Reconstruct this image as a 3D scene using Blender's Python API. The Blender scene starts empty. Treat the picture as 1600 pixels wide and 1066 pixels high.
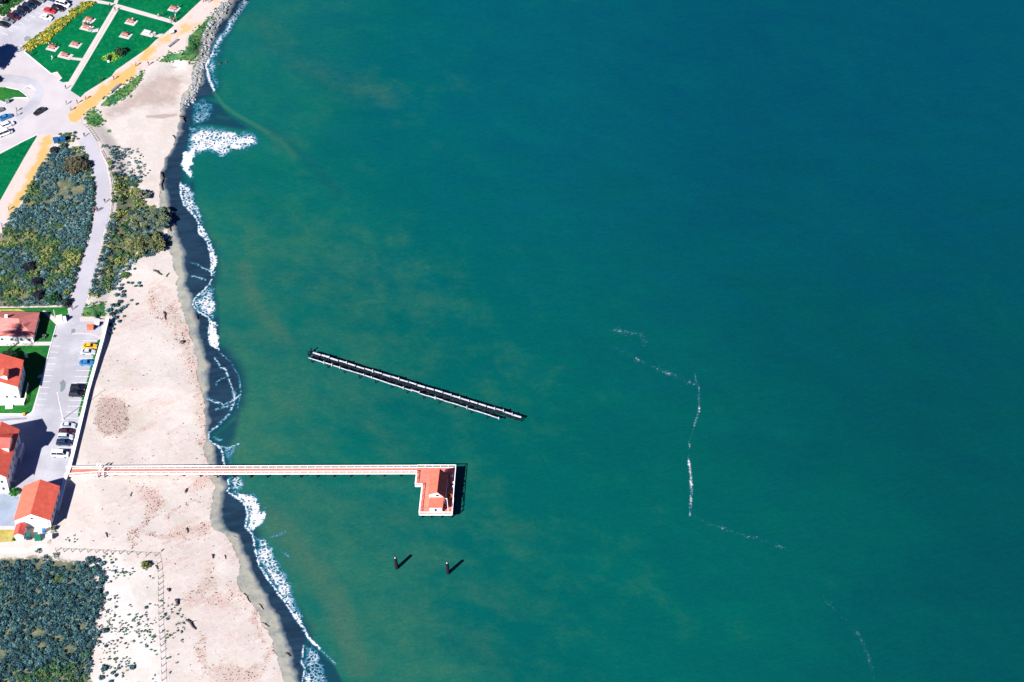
import bpy, bmesh, math, random
import numpy as np
from mathutils import Vector, Matrix
from mathutils.geometry import delaunay_2d_cdt
random.seed(7); rng = np.random.default_rng(7)
sc = bpy.context.scene
COL = sc.collection

# ------------------------------------------------------------------ camera
F = 4500.0; CX, CY = 800.0, 533.0
TH = math.radians(45.0); ROLL = math.radians(3.2); H = 628.0
CAM = Vector((0, -H*math.tan(TH), H))
_r = Vector((1, 0, 0)); _u = Vector((0, math.cos(TH), math.sin(TH))); FWD = Vector((0, math.sin(TH), -math.cos(TH)))
RGT = _r*math.cos(ROLL) - _u*math.sin(ROLL)
UP = _u*math.cos(ROLL) + _r*math.sin(ROLL)
cam = bpy.data.cameras.new('camera'); co = bpy.data.objects.new('camera', cam); COL.objects.link(co)
M3 = Matrix((RGT, UP, -FWD)).transposed()
co.matrix_world = Matrix.Translation(CAM) @ M3.to_4x4()
cam.sensor_width = 36.0; cam.lens = 36.0*F/1600.0; cam.clip_start = 1.0; cam.clip_end = 20000.0
sc.camera = co

def P(px, py, z=0.0):
    """photograph pixel (1600 wide) -> point on the horizontal plane z"""
    d = RGT*(px-CX) - UP*(py-CY) + FWD*F
    t = (z-CAM.z)/d.z
    return CAM + d*t
def PX(x, y, z):
    """world arrays -> photograph pixels"""
    dx, dy, dz = x-CAM.x, y-CAM.y, z-CAM.z
    a = dx*RGT.x+dy*RGT.y+dz*RGT.z; b = dx*UP.x+dy*UP.y+dz*UP.z; c = dx*FWD.x+dy*FWD.y+dz*FWD.z
    return CX+F*a/c, CY-F*b/c

# ------------------------------------------------------------------ sky, sun, exposure
SUN_EL = math.radians(36.0)
_s = P(900, 451) - P(800, 533); SHD = Vector((_s.x, _s.y, 0)).normalized()      # way the shadows fall
sd = Vector((SHD.x*math.cos(SUN_EL), SHD.y*math.cos(SUN_EL), -math.sin(SUN_EL)))
sun = bpy.data.lights.new('sun', 'SUN'); so = bpy.data.objects.new('sun', sun); COL.objects.link(so)
sun.energy = 4.2; sun.angle = math.radians(0.5); sun.color = (1.0, 0.955, 0.92)
so.rotation_euler = sd.to_track_quat('-Z', 'Y').to_euler()
w = bpy.data.worlds.new('World'); sc.world = w; w.use_nodes = True
wn = w.node_tree; wn.nodes.clear()
sky = wn.nodes.new('ShaderNodeTexSky'); sky.sky_type = 'NISHITA'; sky.sun_disc = False
sky.sun_elevation = SUN_EL; sky.sun_rotation = math.atan2(-SHD.x, -SHD.y)
mul = wn.nodes.new('ShaderNodeMix'); mul.data_type = 'RGBA'; mul.blend_type = 'MULTIPLY'; mul.inputs[0].default_value = 1
mul.inputs[7].default_value = (0.066, 0.178, 0.47, 1)                            # deep clear-sky blue
bg = wn.nodes.new('ShaderNodeBackground'); bg.inputs[1].default_value = 0.05
wo = wn.nodes.new('ShaderNodeOutputWorld')
wn.links.new(sky.outputs[0], mul.inputs[6]); wn.links.new(mul.outputs[2], bg.inputs[0]); wn.links.new(bg.outputs[0], wo.inputs[0])
sc.view_settings.view_transform = 'Standard'; sc.view_settings.look = 'None'
sc.view_settings.exposure = 1.55; sc.view_settings.gamma = 1.0; sc.view_settings.use_curve_mapping = False

ZU = 3.2          # height of the promenade and the car park above the sea

# ------------------------------------------------------------------ small helpers
def tag(o, label=None, cat=None, group=None, kind=None):
    if label: o['label'] = label
    if cat: o['category'] = cat
    if group: o['group'] = group
    if kind: o['kind'] = kind
    return o
def empty(name, loc, rz=0.0):
    o = bpy.data.objects.new(name, None); COL.objects.link(o); o.location = loc; o.rotation_euler = (0, 0, rz)
    o.empty_display_size = 0.3
    return o
def link(name, me, parent=None, loc=None, rz=0.0, mat=None):
    o = bpy.data.objects.new(name, me); COL.objects.link(o)
    if parent is not None: o.parent = parent
    if loc is not None: o.location = loc
    if rz: o.rotation_euler = (0, 0, rz)
    if mat is not None:
        if len(me.materials) == 0: me.materials.append(mat)
        o.material_slots[0].link = 'OBJECT'; o.material_slots[0].material = mat
    return o
class MB:
    def __init__(s): s.v = []; s.f = []
    def box(s, c, size, rz=0.0, top=1.0):
        x, y, z = size[0]/2, size[1]/2, size[2]/2; n = len(s.v); cs, sn = math.cos(rz), math.sin(rz)
        for k, (a, b, d) in enumerate(((-1,-1,-1),(1,-1,-1),(1,1,-1),(-1,1,-1),(-1,-1,1),(1,-1,1),(1,1,1),(-1,1,1))):
            t = top if d > 0 else 1.0
            X, Y = a*x*t, b*y*t
            s.v.append((c[0]+X*cs-Y*sn, c[1]+X*sn+Y*cs, c[2]+d*z))
        s.f += [(n,n+3,n+2,n+1),(n+4,n+5,n+6,n+7),(n,n+1,n+5,n+4),(n+1,n+2,n+6,n+5),(n+2,n+3,n+7,n+6),(n+3,n,n+4,n+7)]
        return s
    def hull8(s, pts):
        n = len(s.v); s.v += [tuple(p) for p in pts]
        s.f += [(n,n+3,n+2,n+1),(n+4,n+5,n+6,n+7),(n,n+1,n+5,n+4),(n+1,n+2,n+6,n+5),(n+2,n+3,n+7,n+6),(n+3,n,n+4,n+7)]
        return s
    def bar(s, a, b, wd, ht):
        """rectangular bar from a to b, width wd across, height ht (a,b on its centre line)"""
        a = Vector(a); b = Vector(b); d = (b-a).normalized(); up = Vector((0,0,1))
        if abs(d.z) > 0.95: up = Vector((0,1,0))
        sx = d.cross(up).normalized()*(wd/2); uz = sx.cross(d).normalized()*(ht/2)
        return s.hull8([a-sx-uz, a+sx-uz, b+sx-uz, b-sx-uz, a-sx+uz, a+sx+uz, b+sx+uz, b-sx+uz])
    def tube(s, pts, rad, n=8, cap=True):
        base = len(s.v); m = len(pts); pts = [Vector(p) for p in pts]
        for i, p in enumerate(pts):
            d = (pts[min(i+1, m-1)]-pts[max(i-1, 0)]).normalized()
            ref = Vector((1,0,0)) if abs(d.x) < 0.9 else Vector((0,1,0))
            u = d.cross(ref).normalized(); v = d.cross(u)
            r = rad[i] if isinstance(rad, (list, tuple)) else rad
            for k in range(n):
                a = 2*math.pi*k/n; q = p+u*(r*math.cos(a))+v*(r*math.sin(a)); s.v.append(tuple(q))
        for i in range(m-1):
            for k in range(n):
                a0 = base+i*n+k; a1 = base+i*n+(k+1) % n
                s.f.append((a0, a1, a1+n, a0+n))
        if cap:
            s.f.append(tuple(base+k for k in range(n))[::-1]); s.f.append(tuple(base+(m-1)*n+k for k in range(n)))
        return s
    def poly(s, pts):
        n = len(s.v); s.v += [tuple(p) for p in pts]; s.f.append(tuple(range(n, n+len(pts)))); return s
    def mesh(s, name, smooth=False, fix=True):
        me = bpy.data.meshes.new(name); me.from_pydata(s.v, [], s.f); me.update()
        if fix:
            bm = bmesh.new(); bm.from_mesh(me); bmesh.ops.recalc_face_normals(bm, faces=bm.faces[:]); bm.to_mesh(me); bm.free()
        if smooth: me.polygons.foreach_set('use_smooth', [True]*len(me.polygons))
        return me
    def build(s, name, mat, parent=None, loc=None, rz=0.0, smooth=False):
        me = s.mesh(name, smooth)
        o = link(name, me, parent, loc, rz, mat)
        return o

# ------------------------------------------------------------------ materials
def newmat(name):
    m = bpy.data.materials.new(name); m.use_nodes = True; nt = m.node_tree; nt.nodes.clear()
    out = nt.nodes.new('ShaderNodeOutputMaterial'); b = nt.nodes.new('ShaderNodeBsdfPrincipled')
    nt.links.new(b.outputs[0], out.inputs[0]); b.inputs['Specular IOR Level'].default_value = 0.25
    return m, nt, b, out
class N:
    """terse node building"""
    def __init__(s, nt): s.nt = nt
    def new(s, t, **k):
        n = s.nt.nodes.new(t)
        for a, b in k.items(): setattr(n, a, b)
        return n
    def put(s, sock, v):
        if hasattr(v, 'is_output') or hasattr(v, 'links') and not isinstance(v, (int, float, tuple)): s.nt.links.new(v, sock)
        else: sock.default_value = v
    def coord(s, scale=(1, 1, 1)):
        g = s.new('ShaderNodeNewGeometry'); m = s.new('ShaderNodeMapping'); m.inputs['Scale'].default_value = scale
        s.nt.links.new(g.outputs['Position'], m.inputs[0]); return m.outputs[0]
    def ocoord(s, scale=(1, 1, 1), rot=(0, 0, 0)):
        g = s.new('ShaderNodeTexCoord'); m = s.new('ShaderNodeMapping', vector_type='TEXTURE'); m.inputs['Scale'].default_value = tuple(1/k for k in scale); m.inputs['Rotation'].default_value = rot
        s.nt.links.new(g.outputs['Object'], m.inputs[0]); return m.outputs[0]
    def noise(s, vec, scale, detail=4, rough=0.55, dist=0.0):
        n = s.new('ShaderNodeTexNoise'); s.nt.links.new(vec, n.inputs['Vector'])
        n.inputs['Scale'].default_value = scale; n.inputs['Detail'].default_value = detail; n.inputs['Roughness'].default_value = rough; n.inputs['Distortion'].default_value = dist
        return n.outputs[0]
    def math(s, op, a, b=0.0, clamp=False):
        n = s.new('ShaderNodeMath', operation=op, use_clamp=clamp); s.put(n.inputs[0], a); s.put(n.inputs[1], b); return n.outputs[0]
    def ramp(s, v, lo, hi, a=0.0, b=1.0):
        n = s.new('ShaderNodeMapRange', interpolation_type='SMOOTHSTEP'); s.put(n.inputs[0], v)
        n.inputs[1].default_value = lo; n.inputs[2].default_value = hi; n.inputs[3].default_value = a; n.inputs[4].default_value = b; return n.outputs[0]
    def mix(s, f, a, b, mode='MIX'):
        n = s.new('ShaderNodeMix', data_type='RGBA', blend_type=mode); s.put(n.inputs[0], f)
        for k, v in ((6, a), (7, b)):
            if isinstance(v, tuple): n.inputs[k].default_value = (*v[:3], 1)
            else: s.nt.links.new(v, n.inputs[k])
        return n.outputs[2]
    def attr(s, name):
        n = s.new('ShaderNodeAttribute'); n.attribute_name = name; return n
    def bump(s, h, b, strength=0.3, dist=0.1):
        n = s.new('ShaderNodeBump'); n.inputs['Strength'].default_value = strength; n.inputs['Distance'].default_value = dist
        s.nt.links.new(h, n.inputs['Height']); s.nt.links.new(n.outputs[0], b.inputs['Normal'])
def plain(name, col, rough=0.7, var=0.18, scale=3.0, metal=0.0, spec=0.25, bump=0.0, fine=12.0):
    m, nt, b, out = newmat(name); n = N(nt)
    v = n.ocoord(); a = n.noise(v, scale, 5); c = n.noise(v, fine, 3)
    f = n.math('ADD', n.math('MULTIPLY', a, 0.65), n.math('MULTIPLY', c, 0.35))
    dark = tuple(x*(1-var*1.6) for x in col); lite = tuple(min(1, x*(1+var*1.2)) for x in col)
    nt.links.new(n.mix(n.ramp(f, 0.3, 0.7), dark, lite), b.inputs['Base Color'])
    b.inputs['Roughness'].default_value = rough; b.inputs['Metallic'].default_value = metal; b.inputs['Specular IOR Level'].default_value = spec
    if bump: n.bump(f, b, bump, 0.05)
    return m

M = {}
M['white'] = plain('white_paint', (0.80, 0.77, 0.76), 0.6, 0.06)
M['whitewall'] = plain('white_wall', (0.78, 0.75, 0.74), 0.8, 0.05)
M['concrete_white'] = plain('pale_concrete', (0.62, 0.60, 0.60), 0.85, 0.10, 0.6)
M['glass'] = plain('dark_glass', (0.012, 0.018, 0.03), 0.08, 0.1, spec=0.6)
M['window'] = plain('window_glass', (0.02, 0.06, 0.08), 0.12, 0.1, spec=0.6)
M['wood_red'] = plain('red_wood', (0.36, 0.13, 0.09), 0.75, 0.2)
M['driftwood'] = plain('dark_driftwood', (0.07, 0.055, 0.055), 0.9, 0.35)
M['driftwood_grey'] = plain('grey_driftwood', (0.22, 0.19, 0.18), 0.9, 0.3)
M['pile'] = plain('dark_pile_timber', (0.007, 0.008, 0.015), 0.85, 0.4)
M['guano'] = plain('whitened_beam', (0.42, 0.42, 0.49), 0.9, 0.25, 1.5)
M['post'] = plain('weathered_post', (0.11, 0.12, 0.14), 0.9, 0.25)
M['metal_grey'] = plain('grey_metal', (0.22, 0.25, 0.28), 0.5, 0.15, metal=0.2)
M['tyre'] = plain('tyre_rubber', (0.015, 0.015, 0.017), 0.9, 0.1)
M['lamp_clear'] = plain('lamp_lens', (0.7, 0.7, 0.7), 0.15, 0.05, spec=0.6)
M['lamp_red'] = plain('lamp_red', (0.35, 0.02, 0.02), 0.2, 0.05, spec=0.6)
M['bark'] = plain('bark', (0.10, 0.075, 0.06), 0.9, 0.3)
M['deck'] = plain('red_deck', (0.62, 0.15, 0.11), 0.8, 0.13, 0.8)
M['rock'] = plain('riprap_rock', (0.25, 0.26, 0.275), 0.9, 0.42, 1.3, bump=0.5)
M['rock_dark'] = plain('wet_rock', (0.03, 0.035, 0.05), 0.5, 0.35, 1.3)
M['green_bin'] = plain('green_bin_paint', (0.01, 0.13, 0.085), 0.6, 0.1)
M['blue_bin'] = plain('blue_bin_paint', (0.012, 0.075, 0.20), 0.6, 0.12)
M['orange'] = plain('orange_paint', (0.55, 0.13, 0.05), 0.7, 0.1)
M['skin'] = plain('skin', (0.42, 0.25, 0.19), 0.6, 0.05)
M['hair'] = plain('hair', (0.03, 0.02, 0.018), 0.7, 0.1)

def roofmat(name, col):
    m, nt, b, out = newmat(name); n = N(nt)
    v = n.ocoord(); wv = n.new('ShaderNodeTexWave', wave_type='BANDS', bands_direction='Z')
    nt.links.new(v, wv.inputs[0]); wv.inputs['Scale'].default_value = 1.6; wv.inputs['Distortion'].default_value = 0.6; wv.inputs['Detail'].default_value = 2
    a = n.noise(v, 0.7, 5); c = n.noise(v, 6, 3)
    base = n.mix(n.ramp(a, 0.3, 0.7), tuple(x*0.86 for x in col), tuple(min(1, x*1.12) for x in col))
    base = n.mix(n.ramp(c, 0.35, 0.75, 0, 0.35), base, tuple(x*0.7 for x in col))
    base = n.mix(n.math('MULTIPLY', wv.outputs[0], 0.14), base, tuple(x*0.6 for x in col))
    nt.links.new(base, b.inputs['Base Color']); b.inputs['Roughness'].default_value = 0.8
    n.bump(wv.outputs[0], b, 0.3, 0.03); return m
M['roof'] = roofmat('orange_red_roof', (0.72, 0.125, 0.08))
M['roof_red'] = roofmat('red_roof', (0.60, 0.085, 0.07))
M['roof_pink'] = roofmat('faded_pink_roof', (0.52, 0.17, 0.15))

def carpaint(name, col):
    m, nt, b, out = newmat(name); n = N(nt)
    a = n.noise(n.ocoord(), 2.5, 4)
    nt.links.new(n.mix(a, tuple(x*0.9 for x in col), tuple(min(1, x*1.08) for x in col)), b.inputs['Base Color'])
    b.inputs['Roughness'].default_value = 0.32; b.inputs['Coat Weight'].default_value = 0.5; b.inputs['Coat Roughness'].default_value = 0.08
    return m
for k, c in dict(black=(0.012, 0.012, 0.02), silver=(0.42, 0.46, 0.52), white=(0.72, 0.72, 0.74), blue=(0.02, 0.16, 0.38), yellow=(0.62, 0.34, 0.02), red=(0.40, 0.02, 0.025), navy=(0.012, 0.025, 0.07), maroon=(0.05, 0.012, 0.02), grey=(0.13, 0.15, 0.18)).items():
    M['car_'+k] = carpaint(k+'_car_paint', c)

def paving(name, col, stain, var=0.12, crack=True, streak=None):
    m, nt, b, out = newmat(name); n = N(nt)
    v = n.coord(); a = n.noise(v, 0.12, 6, 0.6); c = n.noise(v, 1.6, 4); f = n.noise(v, 9, 2)
    base = n.mix(n.ramp(a, 0.3, 0.72), tuple(x*(1-var) for x in col), tuple(min(1, x*(1+var*0.7)) for x in col))
    base = n.mix(n.ramp(c, 0.5, 0.8, 0, 0.5), base, stain)
    base = n.mix(n.ramp(f, 0.45, 0.8, 0, 0.25), base, tuple(x*0.6 for x in col))
    if crack:
        vo = n.new('ShaderNodeTexVoronoi', feature='DISTANCE_TO_EDGE'); nt.links.new(v, vo.inputs['Vector']); vo.inputs['Scale'].default_value = 0.13
        base = n.mix(n.ramp(vo.outputs[0], 0.0, 0.012, 0.25, 0.0), base, tuple(x*0.35 for x in col))
    nt.links.new(base, b.inputs['Base Color']); b.inputs['Roughness'].default_value = 0.9
    n.bump(f, b, 0.15, 0.03); return m
M['asphalt'] = paving('bleached_asphalt', (0.345, 0.342, 0.378), (0.25, 0.28, 0.35), 0.17)
M['road'] = paving('grey_road', (0.345, 0.335, 0.375), (0.29, 0.29, 0.34), 0.08, False)
M['plaza'] = paving('pale_paving', (0.395, 0.37, 0.385), (0.35, 0.325, 0.35), 0.09, False)
M['path'] = paving('concrete_path', (0.44, 0.40, 0.39), (0.38, 0.34, 0.32), 0.08, False)
M['old_concrete'] = paving('weathered_concrete', (0.215, 0.265, 0.33), (0.30, 0.32, 0.36), 0.22)
M['mark'] = plain('road_marking', (0.62, 0.62, 0.66), 0.8, 0.12)
M['stain'] = paving('oil_stain', (0.17, 0.20, 0.22), (0.11, 0.14, 0.15), 0.2, False)

def trailmat():
    m, nt, b, out = newmat('sandy_trail'); n = N(nt)
    v = n.coord(); a = n.noise(v, 0.18, 5, 0.6, 0.8); c = n.noise(v, 1.3, 4); o = n.attr('ochre').outputs['Fac']
    base = n.mix(n.ramp(c, 0.35, 0.8), (0.46, 0.385, 0.36), (0.42, 0.335, 0.30))
    k = n.math('ADD', o, n.math('MULTIPLY', n.math('SUBTRACT', a, 0.5), 2.4))
    base = n.mix(n.ramp(k, 0.15, 0.75, 0, 0.9), base, (0.50, 0.275, 0.075))
    base = n.mix(n.ramp(n.noise(v, 0.35, 3, 0.5, 0.5), 0.68, 0.76, 0, 0.4), base, (0.2, 0.13, 0.09))
    nt.links.new(base, b.inputs['Base Color']); b.inputs['Roughness'].default_value = 0.95; n.bump(c, b, 0.2, 0.05); return m
M['trail'] = trailmat()

def lawnmat(name, a_, b_, c_):
    m, nt, b, out = newmat(name); n = N(nt)
    v = n.coord(); a = n.noise(v, 0.09, 5, 0.6); c = n.noise(v, 0.8, 5, 0.65); f = n.noise(v, 6, 3, 0.7)
    base = n.mix(n.ramp(a, 0.35, 0.65), a_, b_); base = n.mix(n.ramp(c, 0.45, 0.72, 0, 0.75), base, c_); base = n.mix(n.ramp(n.noise(v, 0.22, 5, 0.7), 0.56, 0.74, 0, 0.5), base, tuple(x*0.6 for x in a_))
    base = n.mix(n.ramp(f, 0.3, 0.7, 0.35, 0.0), base, tuple(x*0.5 for x in a_))
    nt.links.new(base, b.inputs['Base Color']); b.inputs['Roughness'].default_value = 1.0; b.inputs['Specular IOR Level'].default_value = 0.0
    n.bump(f, b, 0.6, 0.08); return m
M['lawn'] = lawnmat('park_lawn', (0.0008, 0.092, 0.038), (0.0015, 0.125, 0.046), (0.010, 0.18, 0.050))
M['lawn_house'] = lawnmat('garden_lawn', (0.010, 0.095, 0.028), (0.016, 0.14, 0.025), (0.07, 0.16, 0.02))
M['lawn_dry'] = lawnmat('yellowing_grass', (0.32, 0.27, 0.04), (0.42, 0.33, 0.12), (0.10, 0.20, 0.03))

def leafmat(name='scrub_foliage'):
    m, nt, b, out = newmat(name); n = N(nt)
    t = n.attr('tint').outputs['Color']; a = n.noise(n.coord(), 5, 3)
    nt.links.new(n.mix(n.math('MULTIPLY', a, 0.55), t, n.mix(1.0, t, (0.55, 0.6, 0.6), 'MULTIPLY')), b.inputs['Base Color'])
    b.inputs['Roughness'].default_value = 0.75; b.inputs['Specular IOR Level'].default_value = 0.15
    return m
M['leaf'] = leafmat()

def sandmat():
    m, nt, b, out = newmat('beach_sand'); n = N(nt); v = n.coord()
    big = n.noise(v, 0.06, 5, 0.6); mid = n.noise(v, 0.5, 5, 0.6); fine = n.noise(v, 4.5, 3, 0.7)
    streak = n.noise(n.ocoord((0.12, 0.70, 1), (0, 0, math.radians(32))), 1.0, 5, 0.65, 0.9)
    wet = n.attr('wet').outputs['Fac']; damp = n.attr('damp').outputs['Fac']; veg = n.attr('veg').outputs['Fac']; wr = n.attr('wrack').outputs['Fac']; gr = n.attr('grass').outputs['Fac']; br = n.attr('brown').outputs['Fac']
    base = n.mix(n.ramp(big, 0.35, 0.68), (0.432, 0.396, 0.366), (0.424, 0.376, 0.344))
    base = n.mix(n.ramp(n.math('ADD', n.math('MULTIPLY', mid, 0.5), n.math('MULTIPLY', n.noise(v, 0.13, 5, 0.65), 0.5)), 0.47, 0.60, 0, 0.75), base, (0.49, 0.445, 0.42))
    # wrack-stained streaks of reddish litter
    speck = n.noise(v, 3.2, 4, 0.8)
    k = n.math('ADD', n.math('MULTIPLY', wr, 0.30), n.math('ADD', n.math('MULTIPLY', streak, 0.55), n.math('MULTIPLY', mid, 0.45)))
    base = n.mix(n.ramp(k, 0.58, 0.78, 0, 0.55), base, (0.37, 0.245, 0.20))
    base = n.mix(n.math('MULTIPLY', n.ramp(k, 0.48, 0.70), n.ramp(speck, 0.53, 0.64, 0, 0.85)), base, (0.26, 0.10, 0.075))
    base = n.mix(n.math('MULTIPLY', n.ramp(k, 0.56, 0.8), n.ramp(n.noise(v, 2.1, 4, 0.8), 0.60, 0.68, 0, 0.85)), base, (0.10, 0.075, 0.08))
    base = n.mix(n.math('MULTIPLY', n.attr('pale').outputs['Fac'], n.ramp(n.noise(v, 0.25, 5, 0.7), 0.35, 0.6, 0.35, 0.9)), base, (0.475, 0.455, 0.435))
    tan = n.noise(v, 0.10, 4, 0.6)
    base = n.mix(n.ramp(tan, 0.56, 0.70, 0, 0.5), base, (0.36, 0.33, 0.27))
    base = n.mix(n.ramp(n.math('ADD', br, n.math('MULTIPLY', n.math('SUBTRACT', mid, 0.5), 0.9)), 0.25, 0.8, 0, 0.8), base, (0.28, 0.215, 0.19))
    gk = n.math('ADD', gr, n.math('MULTIPLY', n.math('SUBTRACT', n.noise(v, 0.9, 5, 0.7), 0.5), 1.3))
    gcol = n.mix(n.ramp(mid, 0.35, 0.7), (0.012, 0.11, 0.045), (0.12, 0.19, 0.05))
    base = n.mix(n.ramp(gk, 0.38, 0.62), base, gcol)
    vk = n.math('ADD', veg, n.math('MULTIPLY', n.math('SUBTRACT', n.noise(v, 0.7, 5, 0.7), 0.5), 1.2))
    vcol = n.mix(n.ramp(n.noise(v, 0.35, 5, 0.7), 0.35, 0.65), (0.055, 0.085, 0.045), (0.20, 0.19, 0.10))
    vcol = n.mix(n.ramp(fine, 0.4, 0.7), vcol, (0.04, 0.05, 0.05))
    base = n.mix(n.ramp(vk, 0.4, 0.6), base, vcol)
    dk = n.math('ADD', damp, n.math('MULTIPLY', n.math('SUBTRACT', mid, 0.5), 0.5))
    dcol = n.mix(n.ramp(n.math('ADD', n.math('MULTIPLY', n.noise(v, 0.30, 5, 0.7), 1.5), n.math('MULTIPLY', wet, 1.8)), 0.55, 1.25), (0.285, 0.28, 0.23), (0.12, 0.145, 0.16))
    dcol = n.mix(n.ramp(fine, 0.5, 0.8, 0, 0.4), dcol, (0.09, 0.09, 0.09))
    base = n.mix(n.ramp(dk, 0.42, 0.62), base, dcol)
    ln = n.math('MULTIPLY', n.ramp(dk, 0.34, 0.46), n.ramp(dk, 0.66, 0.52)); base = n.mix(n.math('MULTIPLY', ln, n.ramp(n.noise(v, 0.8, 4, 0.7), 0.40, 0.58, 0, 0.8)), base, (0.10, 0.085, 0.075))
    wk = n.math('ADD', wet, n.math('MULTIPLY', n.math('SUBTRACT', n.noise(v, 0.3, 4), 0.5), 0.35))
    wcol = n.mix(n.ramp(n.noise(n.ocoord((0.08, 0.5, 1), (0, 0, 0.2)), 1.0, 4), 0.3, 0.7), (0.007, 0.020, 0.040), (0.012, 0.034, 0.060))
    base = n.mix(n.ramp(wk, 0.2, 0.8), base, wcol)
    nt.links.new(base, b.inputs['Base Color'])
    nt.links.new(n.ramp(wet, 0.3, 0.9, 0.95, 0.45), b.inputs['Roughness'])
    h = n.math('ADD', n.math('MULTIPLY', mid, 1.0), n.math('MULTIPLY', fine, 0.35))
    n.bump(h, b, 0.35, 0.25); return m
M['sand'] = sandmat()

def watermat():
    m, nt, b, out = newmat('sea_water'); n = N(nt); v = n.coord()
    sh = n.attr('shore').outputs['Fac']; dk = n.attr('dark').outputs['Fac']; bar = n.attr('bar').outputs['Fac']; mk = n.attr('murk').outputs['Fac']; no = n.attr('north').outputs['Fac']
    rot = (0, 0, math.radians(-28))
    drift = n.noise(n.ocoord((0.010, 0.028, 1), rot), 1.0, 6, 0.58, 1.2)
    patch = n.noise(n.ocoord((0.035, 0.07, 1), rot), 1.0, 5, 0.6, 0.8)
    fine = n.noise(n.ocoord((0.30, 0.7, 1), (0, 0, 0.35)), 1.0, 6, 0.72)
    k = n.math('ADD', sh, n.math('MULTIPLY', n.math('SUBTRACT', drift, 0.5), 0.42))
    nn = n.math('ADD', no, n.math('MULTIPLY', n.math('SUBTRACT', patch, 0.5), 0.7))
    nr = n.ramp(nn, 0.1, 0.95)
    near = n.mix(nr, (0.0012, 0.083, 0.062), (0.0055, 0.077, 0.083)); mid = n.mix(nr, (0.0002, 0.066, 0.058), (0.0003, 0.062, 0.077)); far = n.mix(nr, (0.0002, 0.041, 0.046), (0.0002, 0.043, 0.067))
    c = n.mix(n.ramp(k, 0.0, 0.34), near, mid); c = n.mix(n.ramp(k, 0.28, 0.95), c, far)
    cloud = n.noise(n.ocoord((0.022, 0.034, 1), rot), 1.0, 6, 0.6, 0.4); cloud2 = n.noise(n.ocoord((0.075, 0.10, 1), (0, 0, -0.6)), 1.0, 6, 0.70, 0.15)
    ok = n.math('ADD', mk, n.math('ADD', n.math('MULTIPLY', n.math('SUBTRACT', cloud, 0.5), 0.9), n.math('MULTIPLY', n.math('SUBTRACT', cloud2, 0.5), 1.3)))
    c = n.mix(n.ramp(ok, 0.20, 1.20, 0, 0.85), c, (0.030, 0.086, 0.062))
    c = n.mix(n.ramp(cloud, 0.40, 0.68, 0, 0.42), c, n.mix(1.0, c, (1.0, 1.24, 1.0), 'MULTIPLY'))
    c = n.mix(n.ramp(cloud2, 0.60, 0.36, 0, 0.40), c, n.mix(1.0, c, (1.0, 0.84, 1.06), 'MULTIPLY'))
    grain = n.noise(n.ocoord((0.9, 1.3, 1), (0, 0, 0.3)), 1.0, 4, 0.75)
    c = n.mix(n.ramp(fine, 0.35, 0.8, 0, 0.40), c, n.mix(1.0, c, (0.5, 0.68, 0.76), 'MULTIPLY'))
    c = n.mix(n.ramp(grain, 0.48, 0.66, 0, 0.5), c, n.mix(1.0, c, (2.0, 1.22, 1.12), 'MULTIPLY'))
    c = n.mix(n.ramp(grain, 0.46, 0.30, 0, 0.5), c, n.mix(1.0, c, (0.6, 0.82, 0.86), 'MULTIPLY'))
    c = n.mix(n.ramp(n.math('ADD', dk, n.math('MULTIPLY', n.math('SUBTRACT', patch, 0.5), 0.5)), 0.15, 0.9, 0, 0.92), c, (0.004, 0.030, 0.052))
    c = n.mix(n.ramp(bar, 0.2, 1.0, 0, 0.85), c, (0.026, 0.105, 0.062))
    nt.links.new(c, b.inputs['Base Color']); b.inputs['Roughness'].default_value = 0.38; b.inputs['Specular IOR Level'].default_value = 0.12
    h1 = n.noise(n.ocoord((0.22, 0.55, 1), (0, 0, 0.3)), 1.0, 6, 0.62, 0.5)
    n.bump(h1, b, 0.16, 1.0); return m
M['water'] = watermat()

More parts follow.
